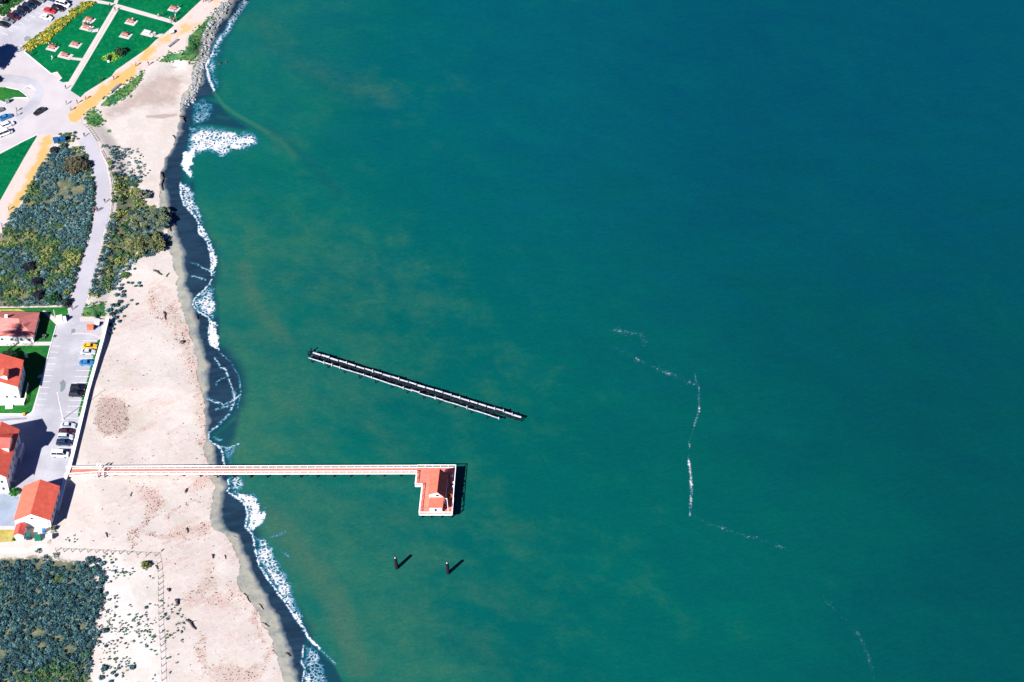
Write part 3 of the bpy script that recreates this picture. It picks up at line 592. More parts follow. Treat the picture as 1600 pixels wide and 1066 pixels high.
def mark(a, b, wd=0.13):
    a = P(*a, ZU); b = P(*b, ZU); d = (b-a).normalized(); s = Vector((-d.y, d.x, 0))*wd/2; z = Vector((0, 0, ZU+0.049))
    mk.poly([Vector((q.x, q.y, 0))+z for q in (a-s, b-s, b+s, a+s)])
for k in range(11):
    y = 541+k*9.2; x0 = 81-(y-533)*0.265; mark((x0, y), (x0+15, y+0.4))
for k in range(19):
    y = 533+k*9.3; x1 = 153-(y-533)*0.243; mark((x1-23, y-0.5), (x1, y))
for k in range(10):
    x = 4+k*8.4; y = 52-k*5.6; mark((x, y), (x+9, y+3.5))
for k in range(6):
    mark((2, 178+k*9.5), (-22, 188+k*9.5))
for k in range(8):
    mark((36+k*1.6, 139-k*1.0), (44+k*1.6, 137+k*0.6), 0.25)
mark((22, 150), (44, 158))
tag(mk.build('road_marking', M['mark']), kind='structure')
kb = MB()
for poly in (L1[:3], [(97,122),(92,126)], [(45,153),(22,153),(8,160)], [(10,137),(30,141),(38,147),(45,153)], [(60,210),(25,227),(0,240),(-30,254)], [(0,648.5),(48,647.5),(53,640),(66,590),(81,533),(88,509)]):
    for a, b in zip(poly[:-1], poly[1:]):
        a, b = P(*a, ZU), P(*b, ZU); kb.bar((a.x, a.y, ZU+0.07), (b.x, b.y, ZU+0.07), 0.25, 0.16)
tag(kb.build('kerb', M['concrete_white']), kind='structure')

# ------------------------------------------------------------------ foliage
def clumps(pts, rads, hts, tints, n=42, leaf=0.3, base=None):
    """leafy clumps: many small leaf faces spread through flattened domes -> verts, quads, colours"""
    V, C = [], []
    for (x, y, z), r, h, t in zip(pts, rads, hts, tints):
        m = max(8, int(n*(r/0.8)**1.6)); th = rng.random(m)*2*np.pi; cz = rng.random(m)**0.7; rr = np.sqrt(np.clip(1-(cz*0.98)**2, 0, 1))*(0.55+0.5*rng.random(m))
        lob = 1+0.22*np.sin(3*th+rng.random()*6)+0.15*np.sin(5*th+rng.random()*6)
        c = np.stack([x+r*rr*lob*np.cos(th), y+r*rr*lob*np.sin(th), z+0.05+h*cz*(0.75+0.3*rng.random(m))], 1)
        a = rng.normal(size=(m, 3)); a[:, 2] *= 0.7; a /= np.linalg.norm(a, axis=1)[:, None]
        b = np.cross(a, rng.normal(size=(m, 3))); b /= np.linalg.norm(b, axis=1)[:, None]
        s = (leaf*(0.6+0.8*rng.random(m)))[:, None]
        V.append(np.stack([c-a*s, c-b*s*0.55, c+a*s, c+b*s*0.55], 1).reshape(-1, 3))
        k = (0.7+0.6*rng.random(m))[:, None]; cc = np.clip(np.array(t)[None, :]*k, 0, 1); C.append(np.repeat(cc, 4, 0))
    V = np.concatenate(V); C = np.concatenate(C); q = np.arange(len(V)).reshape(-1, 4); return V, q, C
def leafmesh(name, V, q, C):
    me = meshnp(name, V, q, False); a = me.attributes.new('tint', 'FLOAT_COLOR', 'POINT')
    a.data.foreach_set('color', np.concatenate([C, np.ones((len(C), 1))], 1).astype(np.float32).ravel()); return me
BLUE = [(0.055,0.135,0.155),(0.085,0.18,0.195),(0.036,0.09,0.115),(0.14,0.25,0.265),(0.022,0.06,0.08),(0.055,0.14,0.13)]
GRN = [(0.04,0.11,0.06),(0.07,0.15,0.06),(0.03,0.085,0.05),(0.11,0.17,0.06)]
YEL = [(0.20,0.24,0.07),(0.27,0.28,0.09),(0.15,0.21,0.06)]
def field(poly, dens, gap=0.0, mixer=None, rmin=0.45, rmax=1.05, zf=height, seed=0):
    pts = W(poly, 2.4); a = np.array(pts); n = int((a[:,0].max()-a[:,0].min())*(a[:,1].max()-a[:,1].min())*dens)
    x = a[:,0].min()+rng.random(n)*(a[:,0].max()-a[:,0].min()); y = a[:,1].min()+rng.random(n)*(a[:,1].max()-a[:,1].min())
    k = inside(x, y, pts) & (vnoise(x, y, 0.18, 20+seed)*0.6+vnoise(x, y, 0.5, 21+seed)*0.4 > gap)
    x, y = x[k], y[k]; z = zf(x, y); m = vnoise(x, y, 0.09, 30+seed)*0.6+vnoise(x, y, 0.3, 31+seed)*0.4
    P_, R, Hh, T = [], [], [], []
    for i in range(len(x)):
        v = m[i]+random.uniform(-0.08, 0.08)
        pal = mixer(v, x[i], y[i]); r = random.uniform(rmin, rmax)
        if pal is None: continue
        P_.append((x[i], y[i], z[i])); R.append(r); Hh.append(r*random.uniform(0.7, 1.15)); T.append(random.choice(pal))
    return P_, R, Hh, T
YTH = P(190, 272, 2.4).y
def mixA(v, x, y): return YEL if v < 0.24 else GRN if v < 0.43 else BLUE
def mixB(v, x, y):
    if y > YTH:
        if random.random() < 0.72: return None
        v += 0.1
    return YEL if v < 0.42 else GRN if v < 0.54 else BLUE
TEAL = [(0.032,0.10,0.125),(0.05,0.13,0.15),(0.024,0.075,0.095),(0.085,0.18,0.19),(0.016,0.05,0.07),(0.045,0.11,0.105)]
WF3 = W(F3, 2.4)
def mixC(v, x, y):
    q = np.array([x]), np.array([y]); d = dist(*q, WF3, True)[0]
    if d/9.0+(vnoise(*q, 0.13, 77)[0]-0.5)*1.3+(vnoise(*q, 0.5, 78)[0]-0.5)*0.7 < random.random()*0.55: return None
    return GRN if v < 0.33 else TEAL
a = field(F1, 2.0, 0.25, mixA, 0.3, 0.9, seed=1); me = leafmesh('coastal_scrub', *clumps(*a, 46, 0.22))
tag(link('coastal_scrub', me, mat=M['leaf']), 'blue green coastal scrub between the sandy trail and the curved road', 'scrub', kind='stuff')
a = field(F2, 1.5, 0.38, mixB, 0.3, 0.9, seed=5); me = leafmesh('coastal_scrub', *clumps(*a, 46, 0.22))
tag(link('coastal_scrub', me, mat=M['leaf']), 'patchy olive and blue scrub on the beach side of the curved road', 'scrub', kind='stuff')
a = field(F3, 1.7, 0.22, mixC, 0.35, 1.0, seed=9); me = leafmesh('coastal_scrub', *clumps(*a, 44, 0.24))
tag(link('coastal_scrub', me, mat=M['leaf']), 'dense dark blue scrub covering the dune behind the post fence', 'scrub', kind='stuff')
# low grasses of the sand edges
GP = [g[0] for g in GRASS[:4]]; PP, RR, HH, TT = [], [], [], []
for g in GP:
    a = field(g, 1.4, 0.30, lambda v, x, y: [(0.015,0.13,0.04),(0.03,0.16,0.04),(0.10,0.19,0.04)], 0.18, 0.42, seed=14)
    PP += a[0]; RR += a[1]; HH += [h*0.35 for h in a[2]]; TT += a[3]
for poly in ([(120,866),(190,865),(200,900),(185,930),(195,1000),(190,1080),(140,1080),(140,900)], [(190,880),(240,900),(246,1000),(250,1080),(190,1080)], [(250,930),(285,950),(290,1010),(262,1060),(252,1066)], [(165,228),(215,228),(235,260),(215,285),(180,262)], [(85,830),(100,828),(118,835),(125,848),(90,850)]):
    a = field(poly, 0.8, 0.50, lambda v, x, y: BLUE+GRN, 0.08, 0.34, seed=40); PP += a[0]; RR += a[1]; HH += a[2]; TT += a[3]
me = leafmesh('dune_grass', *clumps(PP, RR, HH, TT, 30, 0.24))
tag(link('dune_grass', me, mat=M['leaf']), 'low green dune grass and seedlings edging the sand', 'grass', kind='stuff')

SHR = {}
def shrub_mesh(kind, r, h, pal, n=60, leaf=0.3):
    pts, R, Hh, T = [(0, 0, 0)], [r], [h], [random.choice(pal)]
    for k in range(3):
        t = random.random()*6.28; pts.append((r*0.5*math.cos(t), r*0.5*math.sin(t), 0)); R.append(r*0.6); Hh.append(h*random.uniform(0.6, 0.95)); T.append(random.choice(pal))
    return leafmesh('foliage', *clumps(pts, R, Hh, T, n, leaf))
def shrub(px, py, r, h, pal, label, group=None, name='shrub', leaf=0.28, stem=True):
    p = G(px, py); o = empty(name, p, random.random()*6.28)
    link('foliage', shrub_mesh(name, r, h, pal, 70, leaf), o, mat=M['leaf'])
    MB().tube([(0, 0, -0.1), (0.05, 0.03, h*0.35), (0.02, -0.04, h*0.6)], [0.09*r+0.03, 0.06*r+0.02, 0.03], 6).build('stem', M['bark'], o)
    return tag(o, label, 'shrub', group)
# loose shrubs on the sand near the head of the seawall, then on the dune edge
spots = [(185,441,.5),(200,442,.4),(190,446,.55),(193,457,.6),(181,452,.5),(188,452,.7),(182,462,.7),(192,463,.75),(206,443,.45),(217,443,.55),(219,448,.5),(212,448,.4),(187,473,.8),(183,478,.65),(194,481,.6),(189,484,.75),(183,489,1.0),(199,477,.35),(205,470,.4),(214,476,.4),(194,495,.4),(181,497,.7),(176,492,.9),(186,503,.5),(171,486,.9),(177,478,.8),(210,421,.35),(208,404,.5),(172,508,.6),(176,515,.5),(173,522,.45),(178,508,.4)]
for x, y, r in spots:
    shrub(x, y, r*1.0, r*0.95, BLUE, 'small round blue green shrub on the pale sand by the head of the seawall', 'round shrubs on the sand by the seawall head')
spots2 = [(164,986,.9),(206,1044,.75),(166,1010,.5),(163,1045,.95),(176,1052,.5),(181,1056,.5),(158,1060,.8),(153,990,.8),(166,928,.5),(171,938,.4),(163,905,.8),(151,895,.8),(160,882,.8),(180,893,.4),(175,880,.4),(228,950,.45),(185,1045,.35),(173,1066,.6),(229,1011,.3),(258,960,.3),(262,968,.3)]
for x, y, r in spots2:
    shrub(x, y, r, r*0.9, BLUE[:3], 'small dark blue shrub scattered on the sand beside the dune scrub', 'scattered shrubs beside the dune scrub')
shrub(196, 431, 1.3, 0.8, [(0.06,0.12,0.03),(0.10,0.15,0.03)], 'low bright green shrub on the sand above the round shrubs')
shrub(228, 885, 1.5, 1.3, [(0.12,0.15,0.04),(0.04,0.07,0.05)], 'yellow green bush inside the corner of the dune fence')
shrub(118, 262, 4.2, 3.0, [(0.085,0.085,0.05),(0.10,0.095,0.06),(0.065,0.07,0.045)], 'large brown domed bush at the bend of the curved road', leaf=0.34)
shrub(133, 262, 2.2, 2.2, [(0.075,0.075,0.05),(0.06,0.065,0.045)], 'narrow brown bush pressed against the edge of the curved road', leaf=0.32)
shrub(100, 222+8, 1.4, 1.0, [(0.05,0.09,0.06),(0.07,0.12,0.10)], 'small teal bush beside the blue bins', leaf=0.28)
shrub(86, 238, 1.7, 1.6, [(0.02,0.035,0.05),(0.03,0.05,0.05)], 'dark rounded bush where the sandy trail leaves the plaza', leaf=0.3)
for x, y, l in ((46,418,'shrub coloured near black for a shaded hollow of the scrub, farthest from the houses'),(58,442,'broad shrub coloured near black for a shaded hollow in the middle of the scrub field'),(60,462,'shrub coloured near black for a shaded hollow in the scrub close to the house lawn')):
    shrub(x, y, 2.0, 1.5, [(0.012,0.014,0.03),(0.02,0.022,0.035)], l, leaf=0.32)  # near-black leaves paint in the shaded hollows of the scrub
shrub(104, 476, 1.8, 1.9, [(0.02,0.03,0.04),(0.03,0.05,0.045)], 'dark bush where the road meets the house lawn')
shrub(82, 469, 2.6, 1.6, [(0.02,0.075,0.035),(0.03,0.09,0.04)], 'round green bush at the lower edge of the scrub field', leaf=0.32)
shrub(104, 458, 1.2, 0.9, [(0.17,0.19,0.03),(0.14,0.17,0.03)], 'lime yellow bush beside the lower end of the curved road')
shrub(23, 847-4, 0.6, 0.5, GRN, 'tiny green plant beside the annex of the orange barn')
shrub(24, 764+6, 1.6, 1.2, [(0.02,0.13,0.02),(0.035,0.16,0.03)], 'bright green bush at the corner of the large house')
shrub(83, 826, 0.7, 0.8, GRN, 'small green bush at the seaward corner of the barn')
shrub(188, 84, 1.9, 2.6, [(0.02,0.06,0.03),(0.03,0.075,0.035)], 'round dark green bush on the lawn beside the grey hatch')
shrub(177, 90, 2.6, 0.6, [(0.34,0.40,0.05),(0.20,0.36,0.05)], 'low yellow green ground plant surrounding the grey hatch', leaf=0.25)
shrub(166, 91, 1.5, 0.5, [(0.20,0.38,0.05),(0.10,0.30,0.06)], 'low green ground plant on the left of the grey hatch', leaf=0.25)
shrub(69, 527, 0.9, 0.9, [(0.04,0.08,0.07),(0.10,0.14,0.13)], 'small grey green bush in front of the pink roofed house')
shrub(85, 526, 0.4, 0.4, GRN, 'tiny plant on the house lawn edge near the car park')

def tree(px, py, h, rx, ry, pal, label, rz=0.0, nclump=40, lean=(0, 0), leaf=0.36, flat=0.55, trunk_r=0.3, name='tree', low=0.35):
    p = G(px, py); o = empty(name, p, rz); mb = MB()
    top = Vector((lean[0], lean[1], h*0.75))
    mb.tube([(0, 0, -0.2), (lean[0]*0.3, lean[1]*0.3, h*0.3), (lean[0]*0.7, lean[1]*0.7, h*0.55), top], [trunk_r, trunk_r*0.8, trunk_r*0.55, trunk_r*0.25], 8)
    pts, R, Hh, T = [], [], [], []
    for k in range(nclump):
        t = random.random()*6.283; q = math.sqrt(random.random()); x = lean[0]+rx*q*math.cos(t); y = lean[1]+ry*q*math.sin(t)
        z = h*(low+(1-low)*math.sqrt(max(0, 1-q*q))*random.uniform(0.55, 1.0))
        pts.append((x, y, z-0.5)); R.append(random.uniform(0.5, 1.15)*min(rx, ry)*0.33); Hh.append(R[-1]*flat); T.append(random.choice(pal))
        if k % 5 == 0: mb.tube([(lean[0]*0.55, lean[1]*0.55, h*0.42), (x*0.6, y*0.6, z*0.7), (x, y, z-0.3)], [trunk_r*0.4, trunk_r*0.25, 0.04], 5)
    mb.build('trunk', M['bark'], o)
    link('crown', leafmesh('crown', *clumps(pts, R, Hh, T, 85, leaf*0.8)), o, mat=M['leaf'])
    return tag(o, label, 'tree')
OLV = [(0.12,0.15,0.065),(0.16,0.175,0.07),(0.08,0.12,0.075),(0.22,0.21,0.09)]
OLB = [(0.09,0.14,0.105),(0.13,0.165,0.10),(0.065,0.11,0.095),(0.18,0.19,0.10)]
tree(222, 385, 3.4, 6.3, 4.2, OLV, 'low windswept olive green tree nearest the car park end of the beach', nclump=55, lean=(1.0, 0))
tree(228, 352, 3.2, 6.0, 4.2, OLB, 'windswept grey green tree spreading above the wet sand', nclump=50, lean=(1.2, 0.4))
tree(247, 336, 2.8, 3.4, 2.2, OLB, 'smallest windswept tree leaning out over the dark wet sand', nclump=26, lean=(0.8, 0))
tree(218, 309, 2.4, 2.6, 2.0, OLB, 'small grey windswept tree at the top of the dune slope', nclump=20, lean=(0.6, 0.2))
tree(-40, 112, 11.0, 5.6, 5.4, GRN, 'tall spreading tree shading the corner of the upper car park', nclump=60, low=0.5)
tree(-20, 134, 4.5, 2.2, 2.2, GRN, 'small round tree beside the road loop', nclump=26, low=0.5)
tree(-6, 4, 5.0, 4.0, 3.0, [(0.015,0.05,0.025),(0.02,0.075,0.03)], 'dark green tree at the back of the parked car row', nclump=40)
tree(20, -6, 4.5, 4.0, 2.6, [(0.02,0.06,0.03),(0.03,0.10,0.03)], 'green tree behind the upper row of dark cars', nclump=40)
# hedges
def hedge(poly, dens, pal, label, hh=0.9, r0=0.4, r1=0.8, seed=0):
    a = field(poly, dens, 0.12, lambda v, x, y: pal, r0, r1, seed=seed)
    c = W(poly, ZU); cx, cy = sum(p[0] for p in c)/len(c), sum(p[1] for p in c)/len(c)
    pts = [(x-cx, y-cy, z-ZU) for x, y, z in a[0]]
    o = empty('hedge', (cx, cy, ZU)); link('foliage', leafmesh('foliage', *clumps(pts, a[1], [h*hh for h in a[2]], a[3], 44, 0.26)), o, mat=M['leaf'])
    return tag(o, label, 'hedge')
HB = [(37,77),(56,60),(104,26),(131,5),(150,7),(128,22),(110,37),(77,66),(52,80),(44,83)]
hedge(HB, 2.6, [(0.46,0.36,0.03),(0.30,0.29,0.04),(0.10,0.20,0.04),(0.16,0.24,0.04),(0.50,0.34,0.06)], 'long yellow flowering hedge between the car park and the lawn', seed=3)
hedge([(-30,30),(0,12),(30,-10),(48,-10),(40,0),(14,22),(-4,34),(-30,46)], 2.2, [(0.02,0.11,0.025),(0.03,0.14,0.03)], 'bright green hedge in front of the upper row of parked cars', seed=4)
hedge(ribbon([(139,262),(146,290),(146,325),(141,352),(133,380),(122,422),(112,458)], 4.0), 2.0, [(0.02,0.05,0.03),(0.03,0.07,0.04)], 'dark clipped hedge lining the scrub side of the curved road', 1.5, 0.35, 0.6, seed=6)
hedge([(84,214),(118,210),(123,222),(112,226),(86,228)], 1.4, [(0.06,0.12,0.05),(0.10,0.14,0.04),(0.04,0.09,0.06)], 'low mixed planting bed beside the blue bins', 0.8, 0.3, 0.6, seed=8)

# ------------------------------------------------------------------ rocks, driftwood, wrack
def rock_mesh(seed, sub=2):
    bm = bmesh.new(); bmesh.ops.create_icosphere(bm, subdivisions=sub, radius=1.0); r = random.Random(seed)
    pl = [(Vector((r.gauss(0,1), r.gauss(0,1), r.gauss(0,1))).normalized(), r.uniform(0.55, 0.85)) for _ in range(9)]
    for v in bm.verts:
        for nn, d in pl:
            k = v.co.dot(nn)
            if k > d: v.co -= nn*(k-d)
        v.co *= 1+r.uniform(-0.05, 0.05)
    me = bpy.data.meshes.new('boulder'); bm.to_mesh(me); bm.free(); return me
RM = [rock_mesh(k) for k in range(6)]
band = [(357,-12),(342,15),(328,34),(318,57),(311,87),(302,106),(300,130),(286,150),(283,163),(290,166),(304,152),(311,132),(313,112),(320,95),(327,75),(332,56),(342,37),(356,17),(370,-12)]
bw = W(band, 1.6); ba = np.array(bw); cnt = 0
while cnt < 298:
    x = random.uniform(ba[:,0].min(), ba[:,0].max()); y = random.uniform(ba[:,1].min(), ba[:,1].max())
    if not inside(np.array([x]), np.array([y]), bw)[0]: continue
    s = random.uniform(0.22, 0.62); z = hz(x, y); o = link('boulder', RM[cnt % 6], loc=(x, y, z+s*0.15), mat=M['rock'])
    o.scale = (s*random.uniform(0.8, 1.3), s, s*random.uniform(0.6, 0.9)); o.rotation_euler = (random.uniform(-0.4, 0.4), random.uniform(-0.4, 0.4), random.random()*6.28)
    tag(o, 'pale grey riprap boulder heaped along the rocky shore beside the sandy trail', 'boulder', 'riprap boulders along the rocky shore'); cnt += 1
for k, (x, y, s, l) in enumerate(((344,102,0.7,'dark wet rock awash in the surf, nearer the riprap'),(354,101,0.55,'small pale tipped rock awash farther out from the riprap'),(285,535,1.0,'dark lump of rock on the sand above the long driftwood'))):
    p = G(x, y); o = link('boulder', RM[k], loc=(p.x, p.y, max(p.z, 0.1)), mat=M['rock_dark']); o.scale = (s, s*0.8, s*0.7); tag(o, l, 'boulder')
logs = [((240,423),(253,430),.28,0,'short dark driftwood log on the sand above the wrack patch'),((260,433),(264,427),.2,0,'small curved driftwood stick near the scarp of the upper beach'),((290,770),(292,764),.3,0,'stubby upright driftwood log on the sand below the pier'),((291,826),(294,832),.22,0,'thin driftwood log in the middle of the lower beach'),
        ((262,921),(265,925),.35,0,'short dark log just seaward of the fence line'),((275,938),(278,946),.42,0,'thick dark log on the sand left of the reddish wrack'),((291,969),(306,984),.32,0,'long dark driftwood log ending in a reddish wrack heap'),((380,928),(391,942),.2,1,'grey driftwood pole on the scarp edge above the wet sand'),((403,945),(411,953),.24,1,'grey log lying on the damp sand below the scarp'),((408,975),(420,980),.28,1,'pale crescent log half on the damp sand'),
        ((446,1021),(454,1026),.25,0,'dark log at the edge of the wet sand near the bottom'),((306,494),(309,500),.3,0,'dark log on the wet sand beside the foam fan'),((362,839),(371,840),.15,1,'pale stick lying across the damp sand'),((332,867),(333,873),.25,0,'short dark log near the damp sand edge'),((165,833),(168,840),.2,0,'thin stick on the sand beyond the barn shadow'),
        ((263,349),(267,362),.3,0,'dark log at the foot of the windswept trees'),((252,270),(254,298),.3,0,'long dark log along the eroded bank'),((283,183),(289,192),.4,0,'dark log wedged beside the riprap tip'),((270,212),(274,217),.2,0,'short stick on the upper sand near the surf'),((351,868),(353,874),.15,0,'tiny stick beside the damp sand edge'),((243,1020-136),(247,890),.2,0,'stick leaning by the corner of the dune fence'),
        ((252,862),(256,858),.15,0,'short stick on the sand path right of the wrack triangle'),((204,776),(206,769),.15,0,'thin pale stick alone on the sand below the pier'),((256,488),(259,500),.25,0,'dark branch on the upper beach wrack')]
for a, b, r, g, l in logs:
    p, q = G(*a), G(*b); c = (p+q)/2; o_p = p-c; o_q = q-c; m = MB(); side = Vector((-(q-p).y, (q-p).x, 0))*0.06
    m.tube([o_p+Vector((0,0,r*0.5)), o_p*0.3+side+Vector((0,0,r*0.7)), o_q*0.4-side*0.5+Vector((0,0,r*0.7)), o_q+Vector((0,0,r*0.6))], [r*1.15, r, r*0.85, r*0.6], 8)
    m.tube([o_p*0.3+Vector((0,0,r)), o_p*0.1+side*4+Vector((0,0,r*2.2))], [r*0.4, r*0.15], 6)
    tag(m.build('driftwood_log', M['driftwood_grey' if g else 'driftwood'], loc=c, smooth=True), l, 'driftwood')
# litter of kelp and wood chips, too many to count
n = 34000; x = rng.uniform(-150, -62, n); y = rng.uniform(-170, 30, n); z = height(x, y); a, b = PX(x, y, z)
ca = np.interp(b, [q for q, _ in CA], [q for _, q in CA]); wv = 0.03+0.8*strokes(a+(vnoise(x, y, 0.25, 62)-0.5)*22, b+(vnoise(x, y, 0.25, 63)-0.5)*22, [([(268,480),(300,560),(310,610),(318,660),(322,720)],14,0.8),([(262,455),(240,450),(250,485),(275,505)],14,0.7),([(200,840),(225,825),(240,790),(228,770)],18,1.2),([(240,840),(275,838),(300,830),(325,825)],9,1.0),([(315,755),(300,790),(265,805)],10,0.5),([(400,955),(395,975),(412,995)],9,0.9),([(425,1010),(415,1045),(380,1060),(340,1050)],16,0.7),([(330,900),(300,930),(340,935),(380,925)],18,0.5),([(310,1000),(320,1040)],14,0.8)])
wv = np.maximum(wv, blobs(a, b, [([(146,632),(155,616),(180,614),(202,625),(208,650),(205,675),(188,687),(162,686),(146,675),(140,655)],9,0.8)]))
k = (rng.random(n) < wv) & (a < ca-2) & (b > 395) & (b < 1090) & (a > 110+(735-b)*0.26*(b < 735)) & (z < 2.9); x, y, z = x[k], y[k], z[k]; m = len(x)
t = rng.random(m)*6.28; L = 0.06+0.26*rng.random(m)**2.5; Wd = 0.04+0.07*rng.random(m); hh = 0.03+0.08*rng.random(m)
ux, uy = np.cos(t)*L, np.sin(t)*L; vx, vy = -np.sin(t)*Wd, np.cos(t)*Wd
c8 = np.stack([np.stack([x+sx*ux+sy*vx, y+sx*uy+sy*vy, z+(hh if sz else -0.03)], 1) for sz in (0, 1) for sx, sy in ((-1,-1),(1,-1),(1,1),(-1,1))], 1)
q = np.concatenate([np.array([(4,5,6,7),(0,1,5,4),(1,2,6,5),(2,3,7,6),(3,0,4,7)])+8*i for i in range(m)])
pal = np.array([(0.20,0.085,0.06),(0.28,0.13,0.09),(0.09,0.06,0.06),(0.13,0.075,0.06),(0.05,0.045,0.05)]); C = np.repeat(pal[rng.integers(0, 5, m)], 8, 0)
me = meshnp('beach_wrack', c8.reshape(-1, 3), q, False); at = me.attributes.new('tint', 'FLOAT_COLOR', 'POINT'); at.data.foreach_set('color', np.concatenate([C, np.ones((len(C), 1))], 1).astype(np.float32).ravel())
tag(link('beach_wrack', me, mat=M['leaf']), 'reddish litter of kelp and wood chips strewn over the sand', 'wrack', kind='stuff')

# ------------------------------------------------------------------ seawall
sw = [(168,497),(160,530),(137,612),(120,683),(107,735),(101,748),(95,774),(90,795)]
SWP = [P(a, b, ZU+0.5) for a, b in sw]
c = SWP[2]; so_ = empty('seawall', (c.x, c.y, 1.0))
def wallmb(off0, off1, z0, z1):
    m = MB(); L, R = [], []
    for i, p in enumerate(SWP):
        d = (SWP[min(i+1, len(SWP)-1)]-SWP[max(i-1, 0)]); d.z = 0; d.normalize(); nr = Vector((-d.y, d.x, 0))
        L.append(p+nr*off0); R.append(p+nr*off1)
    for i in range(len(SWP)-1):
        m.hull8([Vector((q.x-c.x, q.y-c.y, z0-1.0)) for q in (L[i], R[i], R[i+1], L[i+1])]+[Vector((q.x-c.x, q.y-c.y, z1-1.0)) for q in (L[i], R[i], R[i+1], L[i+1])])
    return m
wallmb(-0.36, 0.36, 0.4, ZU+0.34).build('wall', M['whitewall'], so_)
wallmb(-0.50, 0.50, ZU+0.34, ZU+0.5).build('coping', M['white'], so_)
tag(so_, 'long white concrete seawall between the car park and the beach', 'seawall')

# ------------------------------------------------------------------ pier and its house
ZD = 2.35; ZL = ZU+0.08
def V3(px, py, z): return P(px, py, z)
pier = empty('pier', P(400, 735, 0)); PO = Vector(pier.location)
def pl(v): return Vector(v)-PO
A0, A1 = V3(104,732.5,ZL), V3(652,731.0,ZD); B0, B1 = V3(102,744,ZL), V3(651.5,739.6,ZD); Bm = V3(156,740.6,ZL-0.05)
plat = [V3(652.5,730.5,ZD),V3(712.5,730.5,ZD),V3(706.5,804,ZD),V3(655,804,ZD),V3(660,759.5,ZD),V3(649,759.5,ZD)]
def slab(poly, z0, z1):
    m = MB(); n = len(poly)
    m.poly([pl((p.x, p.y, p.z+z1)) for p in poly]); m.poly([pl((p.x, p.y, p.z+z0)) for p in poly][::-1])
    for i in range(n):
        a, b = poly[i], poly[(i+1) % n]; m.poly([pl((a.x, a.y, a.z+z0)), pl((b.x, b.y, b.z+z0)), pl((b.x, b.y, b.z+z1)), pl((a.x, a.y, a.z+z1))])
    return m
slab([A0, A1, B1, Bm, B0], -0.35, 0.0).build('walkway_deck', M['deck'], pier)
slab(plat, -0.36, 0.02).build('platform_deck', M['deck'], pier)
def rail(pts, name, closed=False, skip=()):
    m = MB(); run = list(zip(pts[:-1], pts[1:]))
    for i, (a, b) in enumerate(run):
        L = (b-a).length; n = max(1, round(L/2.3)); d = (b-a)/n
        for z, wd, ht in ((1.08, 0.20, 0.09), (0.60, 0.04, 0.06)):
            m.bar(pl(a+Vector((0,0,z))), pl(b+Vector((0,0,z))), wd, ht)
        m.bar(pl(a+Vector((0,0,-0.12))), pl(b+Vector((0,0,-0.12))), 0.22, 0.34)
        for k in range(n+(i == len(run)-1)):
            q = a+d*k; m.box(pl(q+Vector((0,0,0.50))), (0.12, 0.12, 1.12))
    return m.build(name, M['white'], pier)
rail([A0, A1], 'railing'); rail([B0, Bm, B1], 'railing')
rail([plat[0], plat[1], plat[2], plat[3], plat[4], plat[5], B1], 'railing')
def pile(p, z1=ZD-0.36, r=0.2, name='pile', mat='pile', par=pier):
    q = pl(p); MB().tube([(q.x, q.y, -2.5), (q.x, q.y, z1)], r, 8).build(name, M[mat], par)
n = 19
for k in range(1, n+1):
    t = k/n
    for a, b in ((A0, A1), (Bm, B1)):
        q = a.lerp(b, t); q = q+Vector((0, 0.95 if a is Bm else -0.55, 0)); q.z = 0; pile(q)
m = MB()
for k in range(1, n+1):
    a, b = A0.lerp(A1, k/n), Bm.lerp(B1, k/n); m.bar(pl(a-Vector((0,0,0.52))), pl(b-Vector((0,0,0.52))), 0.3, 0.28)
m.build('pile_caps', M['pile'], pier)
for u in (0.04, 0.35, 0.66, 0.97):
    for v in (0.02, 0.25, 0.5, 0.75, 0.95):
        a = plat[0].lerp(plat[3], v); b = plat[1].lerp(plat[2], v); q = a.lerp(b, u if u > 0.1 else u+0.04); q.z = 0; pile(q)
# gate across the walkway
m = MB()
for q in (A0.lerp(A1, 0.090), A0.lerp(A1, 0.100), Bm+Vector((0.1, 0.1, 0)), Bm+Vector((1.1, 0.1, 0))):
    m.box(pl(q+Vector((0,0,1.0))), (0.25, 0.25, 2.3))
m.bar(pl(A0.lerp(A1, 0.095)+Vector((0,0,2.0))), pl(Bm+Vector((0.6,0.1,2.0))), 0.12, 0.12)
m.bar(pl(A0.lerp(A1, 0.095)+Vector((0,0,1.2))), pl(Bm+Vector((0.6,0.1,1.2))), 0.08, 0.3)
m.build('gate', M['white'], pier)
for q in (Bm+Vector((-0.5, -0.6, 0)), Bm+Vector((1.3, -0.6, 0)), A0.lerp(A1, 0.094)+Vector((0, 0.5, 0))):
    MB().bar(pl(q+Vector((0,0,-1.6))), pl(q+Vector((0.1,0,1.2))), 0.3, 0.3).build('gate_brace', M['post'], pier)
tag(pier, 'long red decked pier with white railings and an end platform', 'pier')

